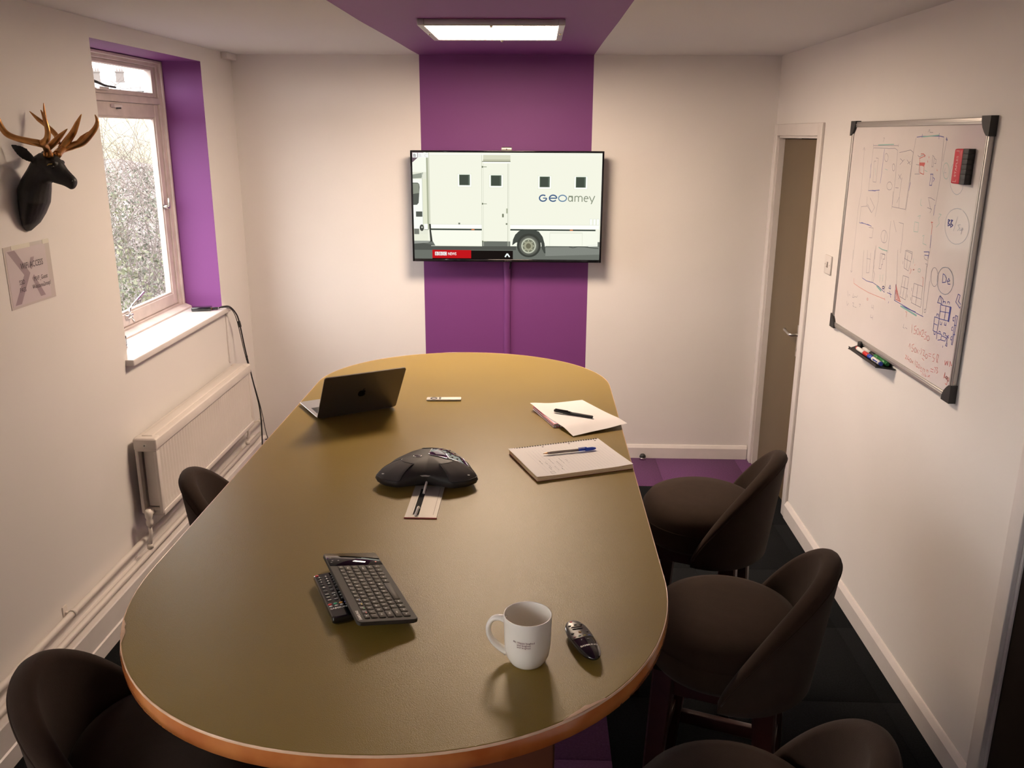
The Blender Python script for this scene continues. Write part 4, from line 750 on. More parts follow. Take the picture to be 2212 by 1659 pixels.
# door stop
ds = empty('door_stop', 'small silver and black domed door stop on the purple carpet', 'door stop', (.687, 5.195, 0))
b = MB(); b.lathe([(.0215, 0), (.0215, .012), (.020, .015)], m_chrome, n=24, cap0=True, cap1=True); b.build('base', ds)
b = MB(); b.lathe([(.0205, .015), (.019, .025), (.013, .034), (.0005, .038)], m_blackm, n=24, cap0=True, cap1=True); b.build('rubber_cap', ds)
# ------------------------------------------------------------------ stag head
sg = empty('stag_head', 'black stag head wall ornament with bronze antlers', 'wall ornament', (XL, 2.985, 1.77))
inv4 = Matrix.Translation((-XL, -2.985, -1.77)); Y0 = 2.985
b = MB()
def ell(c, ax, hy, hl, n=20, sq=1.0):     # ring at c, spanning hl along direction ax (x,z) and hy along y
    return [(c[0] + ax[0] * hl * math.cos(t), Y0 + hy * math.sin(t), c[1] + ax[1] * hl * math.cos(t)) for t in [2 * math.pi * k / n for k in range(n)]]
def seg(rear, front, hy):                 # rear/front are points (x,z) of the silhouette
    c = ((rear[0] + front[0]) / 2, (rear[1] + front[1]) / 2); d = ((rear[0] - front[0]) / 2, (rear[1] - front[1]) / 2); L = math.hypot(*d)
    return ell(c, (d[0] / L, d[1] / L), hy, L)
neck = [((-1.762, 1.652), (-1.750, 1.650), .012), ((-1.764, 1.672), (-1.722, 1.678), .046), ((-1.764, 1.710), (-1.700, 1.708), .062), ((-1.764, 1.760), (-1.678, 1.745), .069), ((-1.764, 1.795), (-1.666, 1.785), .062),
        ((-1.748, 1.830), (-1.658, 1.812), .047), ((-1.728, 1.858), (-1.640, 1.818), .038), ((-1.708, 1.888), (-1.62, 1.822), .034), ((-1.682, 1.908), (-1.60, 1.84), .030), ((-1.665, 1.909), (-1.62, 1.86), .018)]
b.loft([seg(*s) for s in neck], m_stag)
head = [((-1.700, 1.900), (-1.700, 1.860), .020), ((-1.676, 1.913), (-1.672, 1.828), .033), ((-1.645, 1.912), (-1.648, 1.816), .037), ((-1.618, 1.902), (-1.628, 1.810), .034), ((-1.600, 1.880), (-1.612, 1.806), .027), ((-1.588, 1.862), (-1.600, 1.802), .021), ((-1.575, 1.848), (-1.588, 1.796), .018),
        ((-1.563, 1.836), (-1.578, 1.791), .018), ((-1.556, 1.828), (-1.568, 1.793), .016), ((-1.553, 1.820), (-1.560, 1.800), .010)]
b.loft([seg((a_[0] - .0014 * i, a_[1]), (c_[0] - .0014 * i, c_[1]), h_) for i, (a_, c_, h_) in enumerate(head)], m_stag)
t = bmesh.new()
for s in (-1, 1):       # brow ridges and ears
    tt = bmesh.new(); bmesh.ops.create_uvsphere(tt, u_segments=12, v_segments=8, radius=.014); tt.transform(Matrix.Translation((-1.628, Y0 + s * .026, 1.880)) @ Matrix.Diagonal((1.2, .8, .7, 1))); b.absorb(tt, m_stag, True)
    base = Vector((-1.690, Y0 + s * .022, 1.888)); tip = Vector((-1.735 if s < 0 else -1.705, Y0 + s * .065, 1.938 if s < 0 else 1.912)); ax = (tip - base); sd = Vector((-.45, 0, -.80)).normalized()
    rings = []
    for u, wd_ in ((0, .009), (.15, .015), (.4, .021), (.65, .018), (.85, .010), (1.0, .002)):
        c = base + ax * u; nn = ax.normalized().cross(sd).normalized()
        rings.append([c + sd * (wd_ * math.cos(k)) + nn * (.0055 * math.sin(k) * (1 if math.sin(k) * s > 0 else .4)) for k in [2 * math.pi * q / 14 for q in range(14)]])
    b.loft(rings, m_stag)
sm = b.build('head_and_neck', sg); sm.matrix_parent_inverse = inv4
rm = sm.modifiers.new('r', 'REMESH'); rm.mode = 'VOXEL'; rm.voxel_size = .0030; rm.use_smooth_shade = True
sm2 = sm.modifiers.new('s', 'SMOOTH'); sm2.iterations = 4; sm2.factor = .5
dg = bpy.context.evaluated_depsgraph_get(); me = bpy.data.meshes.new_from_object(sm.evaluated_get(dg)); sm.modifiers.clear(); sm.data = me
for p in me.polygons: p.use_smooth = True
for s in (-1, 1):
    tt = MB(); q = bmesh.new(); bmesh.ops.create_uvsphere(q, u_segments=14, v_segments=10, radius=.0062); q.transform(Matrix.Translation((-1.625, Y0 + s * .0325, 1.868))); tt.absorb(q, m_blackg, True); o = tt.build('eye', sg); o.matrix_parent_inverse = inv4
    tt = MB(); tt.tube([(-1.640, Y0 + s * .0355, 1.872), (-1.633, Y0 + s * .0365, 1.8765), (-1.622, Y0 + s * .036, 1.877)], [.0012, .002, .001], mat('gold_fleck', (.6, .42, .12), .4, .6), n=6); o = tt.build('gold_fleck', sg); o.matrix_parent_inverse = inv4
    tt = MB(); q = bmesh.new(); bmesh.ops.create_uvsphere(q, u_segments=10, v_segments=8, radius=.0035); q.transform(Matrix.Translation((-1.574, Y0 + s * .0125, 1.820))); tt.absorb(q, m_blackg, True); o = tt.build('nostril', sg); o.matrix_parent_inverse = inv4
def antler(paths):
    b = MB()
    for pts, rad in paths: b.tube(pts, rad, m_bronze, n=12, sub=5)
    for k in range(9):      # knobbly burr at the root
        a = k * .7; p = Vector(paths[0][0][0]); b.tube([p + Vector((.010 * math.cos(a), .010 * math.sin(a), -.004)), p + Vector((.013 * math.cos(a), .013 * math.sin(a), .008))], [.006, .003], m_bronze, n=6)
    o = b.build('antler', sg); o.matrix_parent_inverse = inv4
antler([([(-1.640, 2.966, 1.905), (-1.632, 2.948, 1.925), (-1.620, 2.915, 1.938), (-1.623, 2.890, 1.944), (-1.645, 2.875, 1.950), (-1.685, 2.870, 1.960), (-1.712, 2.866, 1.974), (-1.726, 2.862, 2.000), (-1.732, 2.858, 2.032), (-1.738, 2.853, 2.068), (-1.735, 2.85, 2.098)], [.013, .012, .0115, .012, .011, .010, .010, .009, .0075, .0055, .0015]),
        ([(-1.612, 2.888, 1.944), (-1.590, 2.880, 1.958), (-1.584, 2.880, 1.983), (-1.588, 2.880, 2.018), (-1.597, 2.880, 2.048)], [.011, .010, .0085, .0065, .001]),
        ([(-1.724, 2.862, 1.995), (-1.748, 2.850, 2.000), (-1.755, 2.82, 2.012)], [.007, .006, .001]),
        ([(-1.632, 2.948, 1.925), (-1.606, 2.950, 1.946), (-1.582, 2.952, 1.968), (-1.556, 2.952, 1.990)], [.010, .011, .008, .001])])
antler([([(-1.632, 3.004, 1.905), (-1.640, 3.040, 1.916), (-1.642, 3.070, 1.924), (-1.618, 3.092, 1.934), (-1.588, 3.10, 1.946), (-1.560, 3.10, 1.968), (-1.536, 3.10, 1.993), (-1.526, 3.10, 2.016), (-1.531, 3.10, 2.038)], [.014, .013, .013, .013, .013, .011, .0085, .006, .0012]),
        ([(-1.648, 3.065, 1.924), (-1.628, 3.080, 1.952), (-1.604, 3.080, 1.980), (-1.586, 3.080, 2.010), (-1.568, 3.080, 2.039)], [.012, .013, .011, .0075, .001]),
        ([(-1.602, 3.098, 1.942), (-1.585, 3.10, 1.960), (-1.559, 3.10, 1.982)], [.010, .009, .001]),
        ([(-1.655, 3.060, 1.945), (-1.665, 3.078, 1.968), (-1.695, 3.080, 2.000), (-1.722, 3.080, 2.022), (-1.748, 3.080, 2.048)], [.010, .009, .008, .007, .001]),
        ([(-1.700, 3.08, 2.004), (-1.697, 3.08, 2.035), (-1.695, 3.08, 2.075)], [.007, .0055, .001])])

# ------------------------------------------------------------------ wifi notice on the left wall
m_note = mat('laminated_paper', (.64, .58, .59), .22, coat=.3); m_xg = mat('pale_violet_print', (.34, .27, .29), .3, coat=.3); m_lam = mat('clear_laminate', (.62, .58, .54), .16, coat=.5)
NM = frame_of((XL, 2.8265, 1.401), (0, 1, 0), (0, 0, 1), (1, 0, 0))     # local x along the wall, y up, z off the wall
nt_ = thing_m('wall_notice', 'laminated WIFI ACCESS notice taped to the left wall under the stag', 'notice', NM)
NW, NH = .278, .210
b = MB(); b.box(0, NW, 0, NH, .0004, .0014, m_lam); b.build('laminate', nt_)
b = MB(); b.box(.010, NW - .030, .008, NH - .012, .0014, .0018, m_note); b.build('sheet', nt_)
b = MB()
for P in (((.018, NH - .016), (.062, NH - .016), (.136, .108), (.112, .094), (.098, .106)), ((.098, .106), (.136, .108), (.060, .012), (.022, .012)), ((.142, .088), (.156, .100), (.212, .018), (.180, .018)), ((.132, .128), (.150, .160), (.172, .160), (.148, .118))):
    zx_ = globals().get('zx_', .0019) + .00004; b.poly([(x, y, zx_) for x, y in P], m_xg)
b.build('cross_emblem', nt_, norm=False)
for tx, x, y, s_, cx in (('WIFI ACCESS', .084, .120, .030, .80), ('SSID', .062, .072, .022, .82), ('PASS', .060, .046, .022, .82), ('MXP_Guest', .152, .072, .022, .80), ('Welcome2mxp!', .136, .046, .022, .82)):
    b = MB(); b.mesh(text_mesh(tx, s_, 'LEFT', cx, 0), m_ink, Matrix.Translation((x, y, .0022))); b.build('lettering', nt_, norm=False)
for x0, x1 in ((.045, .155), (.235, .275)):
    b = MB(); b.box(x0, x1, NH - .014, NH + .001, .0019, .0024, mat('clear_tape', (.74, .72, .62), .25)); b.build('tape', nt_)

# ------------------------------------------------------------------ laptop
A = Vector((-.724, 2.730, TH)); Bp = Vector((-.486, 2.877, TH)); X = (Bp - A).normalized(); Yd = Vector((-X.y, X.x, 0))
LM = frame_of(A, X, Yd, (0, 0, 1)); lp = thing_m('laptop', 'thin space grey laptop open at the far left of the table, lid towards camera', 'laptop', LM)
W_, D_ = .2805, .197
def rrect(x0, x1, y0, y1, r, n=5):
    P = []
    for cx, cy, a in ((x1 - r, y1 - r, 0), (x0 + r, y1 - r, 90), (x0 + r, y0 + r, 180), (x1 - r, y0 + r, 270)):
        for k in range(n + 1): P.append((cx + r * math.cos(R(a + 90 * k / n)), cy + r * math.sin(R(a + 90 * k / n))))
    return P
b = MB(); b.loft([[(x, y, z) for x, y in rrect(o_, W_ - o_, o_, D_ - o_, .010)] for o_, z in ((.012, .001), (.004, .0045), (0, .009), (0, .0105), (.0008, .0112))], m_spaceb, smooth=False); b.build('base', lp)
b = MB(); b.box(.014, W_ - .014, .022, .108, .0112, .0115, m_blackm); kw = b.build('keyboard_well', lp)
k0 = None
for r_ in range(6):
    n = 14 if r_ < 5 else 9
    for c in range(n):
        x0 = .016 + (W_ - .032) * c / n; x1 = x0 + (W_ - .032) / n - .002; y1 = .024 + r_ * .0138; 
        if k0 is None or r_ == 5 and c == 0:
            b = MB(); b.box(0, x1 - x0, 0, .0118, 0, .0008, m_blackm, bev=.0003, seg=1); k0 = b.build('key', kw); o = k0
        else: o = k0.copy(); COL.objects.link(o); o.parent = kw
        o.location = (x0, y1, .0115)
b = MB(); b.box(.085, .195, .116, .188, .0112, .01135, m_spaceb); b.build('trackpad', lp)
lid = MB(); lid.loft([[(x, y, z) for x, y in rrect(.0, W_, .0, D_, .010)] for z in (0, .0036)], m_space, smooth=False)
tl = R(33)
LMx = Matrix(((1, 0, 0, 0), (0, -math.sin(tl), -math.cos(tl), .003), (0, math.cos(tl), -math.sin(tl), .008), (0, 0, 0, 1)))
o = lid.build('lid', lp); o.matrix_local = LMx
b = MB(); b.box(.008, W_ - .008, .010, D_ - .006, -.0006, 0, m_blackg); s_ = b.build('screen', o)
# emblem: bitten apple with a leaf
ap = []
for k in range(40):
    t_ = 2 * math.pi * k / 40; r_ = .0150 * (1 + .10 * math.cos(2 * t_) * -1 - .20 * max(0, math.cos(t_ - math.pi / 2)) ** 8 - .10 * max(0, math.cos(t_ + math.pi / 2)) ** 12)
    x, y = r_ * math.cos(t_) * .98, r_ * math.sin(t_)
    dx, dy = x - .0172, y - .002
    d_ = math.hypot(dx, dy)
    if d_ < .0072: x, y = .0172 + dx / d_ * .0072, .002 + dy / d_ * .0072
    ap.append((x, y))
m_logo = mat('polished_dark_emblem', (.012, .012, .014), .15, .5)
b = MB(); b.prism([(x, y) for x, y in ap], 0, .0004, m_logo); b.prism([(.0008, .0145), (.0030, .0150), (.0065, .0185), (.0072, .0225), (.0035, .0210), (.0010, .0180)], 0, .0004, m_logo)
e_ = b.build('lid_emblem', o); e_.location = (W_ / 2, D_ / 2, .0036)
e_.rotation_euler = (0, 0, 0)

# ------------------------------------------------------------------ slim aluminium remote
o1 = Vector((-.388, 2.963, TH)); X = Vector((.120, .006, 0)).normalized(); Yd = Vector((-X.y, X.x, 0))
sr_ = thing_m('remote_control', 'slim silver remote lying alone near the far end of the table', 'remote control', frame_of(o1, X, Yd, (0, 0, 1)))
b = MB(); b.loft([[(x, y, z) for x, y in rrect(o_, .124 - o_, o_, .032 - o_, .004)] for o_, z in ((.002, 0), (0, .002), (0, .005), (.0008, .006))], m_alu, smooth=False); b.build('body', sr_)
b = MB(); b.loft([[(.026 + r_ * math.cos(t_), .016 + r_ * math.sin(t_), z) for t_ in [2 * math.pi * k / 28 for k in range(28)]] for r_, z in ((.0075, .0061), (.0075, .0068), (.0130, .0068), (.0130, .0061))], m_black, cap0=False, cap1=False); b.build('ring_button', sr_)
for x, y in ((.048, .009), (.048, .023)): b = MB(); b.lathe([(.0042, 0), (.0042, .0008)], m_black, n=16, c=(x, y, .0060), cap1=True); b.build('button', sr_)

# ------------------------------------------------------------------ conference phone
PC = Vector((-.291, 2.245, TH))
ph = thing_m('conference_phone', 'black three lobed conference telephone in the middle of the table', 'telephone', frame_of(PC, (1, 0, 0), (0, 1, 0), (0, 0, 1)))
FP = [(-.140, -.058), (-.118, -.085), (-.075, -.106), (-.066, -.102), (0, -.082), (.066, -.102), (.075, -.106), (.118, -.085), (.140, -.058), (.132, -.030), (.112, .030), (.072, .095), (.045, .120), (0, .126), (-.045, .120), (-.072, .095), (-.112, .030), (-.132, -.030)]
def phR(a):
    best = 0
    for (xa, ya), (xb, yb) in zip(FP, FP[1:] + FP[:1]):
        dx, dy = math.cos(a), math.sin(a); ex, ey = xb - xa, yb - ya; det = dx * ey - dy * ex
        if abs(det) < 1e-9: continue
        t_ = (xa * ey - ya * ex) / det; u_ = (xa * dy - ya * dx) / det
        if t_ > 0 and -1e-6 <= u_ <= 1 + 1e-6: best = max(best, t_)
    return best
def phS(a, s, dz=0.0):
    r_ = phR(a) * s; base = .020 + .018 * math.exp(-((a % (2 * math.pi) - 4.712) / .42) ** 2) * s ** 3
    z = base * 1.0 + (.068 - base) * (1 - s ** 2.3) ** .55
    return (r_ * math.cos(a), r_ * math.sin(a), z + dz)
b = MB(); NA = 96; rings = []
for s in (.999, .985, .96, .92, .86, .78, .68, .56, .42, .26, .10, .01): rings.append([phS(2 * math.pi * k / NA, s) for k in range(NA)])
low = []
for k in range(NA):
    a = 2 * math.pi * k / NA; x, y, z = phS(a, .999); low.append((x * .96, y * .96, z - .012))
low2 = [(x * .80, y * .80, .006) for x, y, z in low]
b.loft([low2, low] + rings, m_phone); b.build('body', ph)
b = MB(); b.lathe([(.05, 0), (.05, .008)], m_black, n=24, cap0=True, cap1=True); b.build('foot', ph)
m_grille = mat('speaker_cloth', (.060, .052, .050), .8, bump=.5, bscale=900)
def patch(name, a0, a1, s0, s1, m, lift, parent=ph, na=16, ns=8, lb=None):
    b = MB(); rows = []
    for j in range(ns + 1):
        s = s0 + (s1 - s0) * j / ns
        rows.append([phS(R(a0 + (a1 - a0) * i / na), s, lift) for i in range(na + 1)])
    b.loft(rows, m, close=False, cap0=False, cap1=False)
    edge = [rows[0][i] for i in range(na + 1)] + [r_[-1] for r_ in rows[1:]] + rows[-1][::-1][1:] + [r_[0] for r_ in rows[::-1][1:]]
    o = b.build(name, parent, norm=False)
    return o, edge
for a0, a1 in ((197, 237), (303, 343)):
    g, ed = patch('speaker_grille', a0, a1, .52, .985, m_grille, .0012)
    b = MB(); b.tube(ed, .0011, m_black, n=5, caps=False); b.build('grille_seam', g)
g, ed = patch('speaker_grille', 72, 108, .60, .985, m_grille, .0012); b = MB(); b.tube(ed, .0011, m_black, n=5, caps=False); b.build('grille_seam', g)
for a in (212, 328):
    x, y, z = phS(R(a), .93, .0018); b = MB(); b.box(x - .0035, x + .0035, y - .0012, y + .0012, z - .0008, z + .0010, m_legend, bev=.0004); b.build('status_light', ph)
# display and keypad on the upper right flank
g, ed = patch('keypad', -18, 70, .44, .84, m_blackg, .0016)
b = MB(); b.tube(ed, .0010, m_chrome, n=6, caps=False); b.build('chrome_trim', g)
for i in range(4):
    for j in range(3):
        x, y, z = phS(R(-4 + i * 20), .52 + j * .11, .0022); b = MB(); b.box(x - .0034, x + .0034, y - .0026, y + .0026, z - .002, z + .0006, m_grey, bev=.0008, seg=1); b.build('key', g)
g, ed = patch('display_window', -22, 88, .03, .42, m_blackg, .0016)
b = MB(); b.tube(ed, .0011, m_chrome, n=6, caps=False); b.build('chrome_trim', g)
g2, _ = patch('display_screen', 0, 66, .16, .38, mat('grey_lcd', (.42, .44, .48), .15, coat=.6), .0026, parent=g)
b = MB(); P = [phS(R(262 + 0), 0.02, .0018)]
b.tube([(-.030 + .012 * math.cos(t_), -.010 + .006 * math.sin(t_), phS(math.atan2(-.010 + .006 * math.sin(t_), -.030 + .012 * math.cos(t_)) , math.hypot(-.030 + .012 * math.cos(t_), -.010 + .006 * math.sin(t_)) / phR(math.atan2(-.010 + .006 * math.sin(t_), -.030 + .012 * math.cos(t_))))[2] + .0008) for t_ in [2 * math.pi * k / 20 for k in range(21)]], .0009, m_chrome, n=6)
b.build('loop_emblem', ph)
b = MB(); x, y, z = phS(R(269), .985); b.box(-.016, .018, y - .0035, y + .001, z - .005, z - .001, m_steel, bev=.001); b.build('socket', ph)

# ------------------------------------------------------------------ cable access plate let into the table top
cp = thing_m('cable_port', 'brushed silver cable access plate set in the table below the telephone', 'cable port', frame_of((-.281, 1.978, TH), (1, 0, 0), (0, 1, 0), (0, 0, 1)))
b = MB(); x0, x1 = -.040, .040; xs0, xs1, ys0, ys1 = -.0255, -.0065, .016, .186
for (xa, xb, ya, yb) in ((x0, xs0, 0, .203), (xs1, x1, 0, .203), (xs0, xs1, 0, ys0), (xs0, xs1, ys1, .203)): b.box(xa, xb, ya, yb, .0002, .0030, m_plate)
b.build('plate', cp)
b = MB(); b.box(x0 - .001, x1 + .001, -.0015, .0, .0002, .0034, mat('worn_red_edge', (.3, .05, .05), .4)); b.box(xs1 + .036, xs1 + .0368, ys0, ys1, .0030, .0032, m_grey); b.build('plate_edge', cp)
b = MB(); b.box(xs0, xs1, ys0, ys1, .0002, .0008, m_under); b.build('slot', cp)
b = MB(); b.box(xs0 - .0005, xs0 + .004, ys0, ys1, .0008, .0034, m_plate, bev=.0005); b.build('flap', cp)
ca = MB(); cb2 = MB(); ca.tube([(-.296, 1.990, TH + .002), (-.292, 1.996, TH + .010), (-.290, 2.010, TH + .016), (-.291, 2.028, TH + .006), (-.293, 2.040, TH + .001)], .0033, m_mug, n=10, sub=5)
cb2.tube([(-.292, 2.130, TH + .002), (-.290, 2.150, TH + .012), (-.288, 2.185, TH + .020)], .0033, m_mug, n=10, sub=5)
ca.build('telephone_cable', label='white cable end looping out of the near end of the silver port slot', category='cable')
cb2.build('telephone_cable', label='short white cable rising from the far end of the slot to the telephone', category='cable')

# ------------------------------------------------------------------ keyboard leaning on the remote
TL_, TR_, BR_, BL_ = Vector((-.461, 1.728, 1.0905)), Vector((-.355, 1.774, 1.0705)), Vector((-.219, 1.48, 1.0825)), Vector((-.327, 1.428, 1.1025))
V_ = ((TR_ - TL_) + (BR_ - BL_)).normalized(); U_ = ((BL_ - TL_) + (BR_ - TR_)); U_ = (U_ - V_ * U_.dot(V_)).normalized(); N_ = V_.cross(U_)
if N_.z < 0: N_ = -N_
C0 = (TL_ + TR_ + BR_ + BL_) / 4; KL, KW = .326, .120
# axes: x along the typing direction (away from camera), y towards the top rows
KX = -U_; KY = -V_; KN = KX.cross(KY)
KM = frame_of(C0 - KX * KL / 2 - KY * KW / 2 - KN * .010, KX, KY, KN)
kb = thing_m('keyboard', 'slim dark wireless keyboard with touchpad propped on the button remote', 'keyboard', KM)
b = MB(); b.loft([[(x, y, z) for x, y in rrect(o_, KL - o_, o_, KW - o_, .009)] for o_, z in ((.002, 0), (0, .002), (0, .0075), (.0012, .0088))], m_kbb, smooth=False); b.build('body', kb)
b = MB(); b.box(KL - .068, KL - .002, .002, KW - .002, .0086, .0093, m_blackg, bev=.0003, seg=1); tp = b.build('touchpad', kb)
b = MB()
for x, y, t_ in ((.285, .103, '<'), (.285, .090, '>'), (.300, .103, '^'), (.276, .108, 'o')): b.mesh(text_mesh(t_, .008, 'CENTER'), m_legend, Matrix.Translation((x, y, .00945)))
b.box(.272, .276, .012, .016, .0093, .0094, m_redp); b.build('touch_marks', tp, norm=False)
legs = MB()
rows = [('F', .093, .0095, ['e', '1', '2', '3', '4', '5', '6', '7', '8', '9', '0', '-', '=', 'p']), ('1', .0775, .0125, list('`1234567890-=') + ['Bk']), ('Q', .0615, .0125, ['Tab'] + list('QWERTYUIOP[]') + ['\\']),
        ('A', .0455, .0125, ['Cap'] + list('ASDFGHJKL;') + ['#', 'Enter']), ('Z', .0295, .0125, ['Shift'] + list('ZXCVBNM,./') + ['^', 'Sh']), ('_', .0125, .0135, ['Fn', 'Ct', 'W', 'Alt', ' ', 'Alt', 'Ct', '<', 'v', '>'])]
kx0, kx1 = .012, .255; kmesh = {}
for nm, y, h, ks in rows:
    wts = [{'Tab': 1.4, 'Cap': 1.7, 'Enter': 2.0, 'Shift': 2.1, ' ': 4.4, 'Bk': 1.6, 'Sh': 1.3}.get(k, 1) for k in ks]; tot = sum(wts); x = kx0
    for k, wt in zip(ks, wts):
        wdt = (kx1 - kx0) * wt / tot; key = (round(wdt, 4), h)
        if key not in kmesh: b = MB(); b.box(.0011, wdt - .0011, 0, h, 0, .0022, m_grey, bev=.0007, seg=1); o = b.build('key', kb); kmesh[key] = o
        else: o = kmesh[key].copy(); COL.objects.link(o); o.parent = kb
        o.location = (x, y, .0086)
        if k.strip(): legs.mesh(text_mesh(k, .0062 if len(k) < 2 else .0046, 'CENTER', 1, .0001), m_legend, Matrix.Translation((x + wdt / 2, y + h * .32, .01095)))
        x += wdt
for k, c in enumerate(((.6, .1, .08), (.08, .35, .12), (.7, .5, .05), (.1, .2, .6))): legs.box(kx0 + .020 + k * .018, kx0 + .026 + k * .018, .0945, .0965, .0108, .0109, mat('legend_colour', c, .5))
legs.mesh(text_mesh('SAMSUNG', .0078, 'LEFT', 1.05, .0002), m_legend, Matrix.Translation((.010, .1075, .00895)))
legs.build('key_legends', kb, norm=False)

# ------------------------------------------------------------------ button remote under the keyboard
a_ = Vector((-.466, 1.646, 0)); c_ = Vector((-.386, 1.478, 0)); X = (a_ - c_).normalized(); Yd = Vector((-X.y, X.x, 0))
rc = thing_m('remote_control', 'black remote with coloured buttons partly under the keyboard', 'remote control', frame_of((c_.x - Yd.x * .0, c_.y - Yd.y * .0, TH), X, -Yd, (0, 0, 1)))
# local x towards the far end, y towards the right of the picture, so mirror is avoided with an explicit right-handed frame
rc.matrix_world = frame_of((c_.x, c_.y, TH), X, Yd, (0, 0, 1)) @ Matrix.Translation((0, -.047, 0))
b = MB(); b.loft([[(x, y, z) for x, y in rrect(o_, .186 - o_, o_, .047 - o_, .007)] for o_, z in ((.006, 0), (.001, .006), (0, .013), (.0008, .0185), (.003, .0200))], m_blackg, smooth=False); b.build('body', rc)
def rb(x, y, rx, ry, m, nm='button'):
    b = MB(); b.lathe([(1, 0), (.9, 1), (.5, 1.25), (.01, 1.3)], m, n=12, cap1=True)
    for v in b.bm.verts: v.co = Vector((x + v.co.x * rx, y + v.co.y * ry, .0199 + v.co.z * .0010))
    return b.build(nm, rc)
rb(.178, .040, .0035, .0040, m_redp, 'power_button'); rb(.178, .008, .003, .004, m_grey)
lgd = MB()
for i in range(4):
    for j in range(3):
        x, y = .166 - i * .0105, .037 - j * .0135; rb(x, y, .0032, .0048, m_blackm); lgd.mesh(text_mesh('123456789-0<'[i * 3 + j], .0062, 'CENTER', 1, .0002), m_legend, Matrix.Translation((x - .0018, y, .0214)) @ Matrix.Rotation(R(-90), 4, 'Z'))
for i in range(2):
    for j in range(3): rb(.122 - i * .014, .037 - j * .0135, .005, .0048, m_blackm)
for j, y in enumerate((.037, .010)): lgd.mesh(text_mesh('+^'[j], .009, 'CENTER', 1, .0003), m_legend, Matrix.Translation((.118, y, .0214)) @ Matrix.Rotation(R(-90), 4, 'Z'))
for i in range(3):
    for j in range(3):
        rb(.092 - i * .012, .037 - j * .0135, .004, .0048, m_blackm)
        if (i, j) != (1, 1): lgd.box(.0915 - i * .012, .0935 - i * .012, .0335 - j * .0135, .0405 - j * .0135, .0213, .0214, m_legend)
lgd.mesh(text_mesh('^', .009, 'CENTER', 1, .0003), m_legend, Matrix.Translation((.078, .0235, .0214)) @ Matrix.Rotation(R(-90), 4, 'Z'))
for j, c in enumerate((m_redp, mat('green_button', (.03, .35, .18), .35), mat('amber_button', (.75, .35, .06), .35), mat('blue_button', (.08, .10, .5), .35))): rb(.052, .040 - j * .0110, .0030, .0042, c, 'colour_button')
for j in range(4): rb(.044, .040 - j * .0110, .0018, .0036, m_legend)
lgd.mesh(text_mesh('SAMSUNG', .0075, 'CENTER', 1.15, .0003), m_legend, Matrix.Translation((.030, .0235, .0203)) @ Matrix.Rotation(R(-90), 4, 'Z'))
lgd.build('legends', rc, norm=False, kind='stuff')

# ------------------------------------------------------------------ mug
mg = empty('mug', 'white china mug with a line of small dark red print', 'mug', (-.008, 1.3805, TH))
b = MB(); b.lathe([(.0005, .0), (.028, .0), (.030, .001), (.0335, .006), (.0385, .016), (.0412, .030), (.0425, .055), (.0432, .085), (.0434, .0945), (.0430, .0962), (.0418, .0962), (.0410, .0950), (.0405, .070), (.0395, .035), (.034, .012), (.0005, .008)], m_mug, n=64, cap0=True, cap1=True); b.build('body', mg)
b = MB(); ang = R(170)
hp = [(.0395, .080), (.052, .0825), (.064, .078), (.0715, .065), (.072, .050), (.066, .036), (.054, .024), (.0375, .0145)]
P = [(r_ * math.cos(ang), r_ * math.sin(ang), z) for r_, z in hp]
b.tube(P, [.0062, .0052, .0048, .0048, .0048, .005, .0055, .0066], m_mug, n=12, sub=5)
for v in b.bm.verts:
    q = v.co.x * math.sin(ang) - v.co.y * math.cos(ang); v.co += Vector((math.sin(ang), -math.cos(ang), 0)) * q * .45
b.build('handle', mg)
b = MB(); m_mar = mat('dark_red_print', (.13, .01, .03), .4)
for tx, z in (('Mr. Happy laughed', .0600), ('and laughed', .0550), ('and laughed', .0505)):
    me = text_mesh(tx, .0049, 'CENTER', 1.05, 0)
    for v in me.vertices:
        an = R(-99) + v.co.x / .0425; zz = z + v.co.y; rr_ = .04275 + .00035 + .0007 * (zz - .055) / .03; v.co = Vector((rr_ * math.cos(an), rr_ * math.sin(an), zz))
    b.mesh(me, m_mar)
b.build('printed_words', mg, norm=False)

# ------------------------------------------------------------------ smart remote beside the mug
S0 = Vector((.0955, 1.430, TH)); X = Vector((-.036, .112, 0)).normalized(); Yd = Vector((-X.y, X.x, 0))
sm_ = thing_m('remote_control', 'glossy black pebble shaped remote beside the mug', 'remote control', frame_of(S0, X, Yd, (0, 0, 1)))
def pebS(u, v):       # u -1..1 along, v angle
    w_ = .0235 * (1 - abs(u) ** 2.6) ** .5 * (1 + .10 * u); h = .0125 * (1 - abs(u) ** 3) ** .5 * (1 - .10 * u)
    return (.066 * u, w_ * math.cos(v), .0125 + (h * math.sin(v) * (.55 if math.sin(v) > 0 else 1)) + .003 * u * u)
b = MB(); us = [-.998, -.98, -.94, -.88, -.78, -.65, -.5, -.3, -.1, .1, .3, .5, .65, .78, .88, .94, .98, .998]
b.loft([[pebS(u, 2 * math.pi * k / 28) for k in range(28)] for u in us], m_blackg); b.build('body', sm_)
def pebtop(u, v): # v in -1..1 across
    an = math.acos(max(-1, min(1, v))); return pebS(u, an)
b = MB(); rows = [[(x, y, z + .0004) for x, y, z in [pebtop(u, v / 10 * .92) for v in range(-10, 11)]] for u in [0.02 + .9 * k / 14 for k in range(15)]]
b.loft(rows, mat('satin_black_top', (.035, .032, .03), .30), close=False, cap0=False, cap1=False); fp = b.build('button_panel', sm_, norm=False)
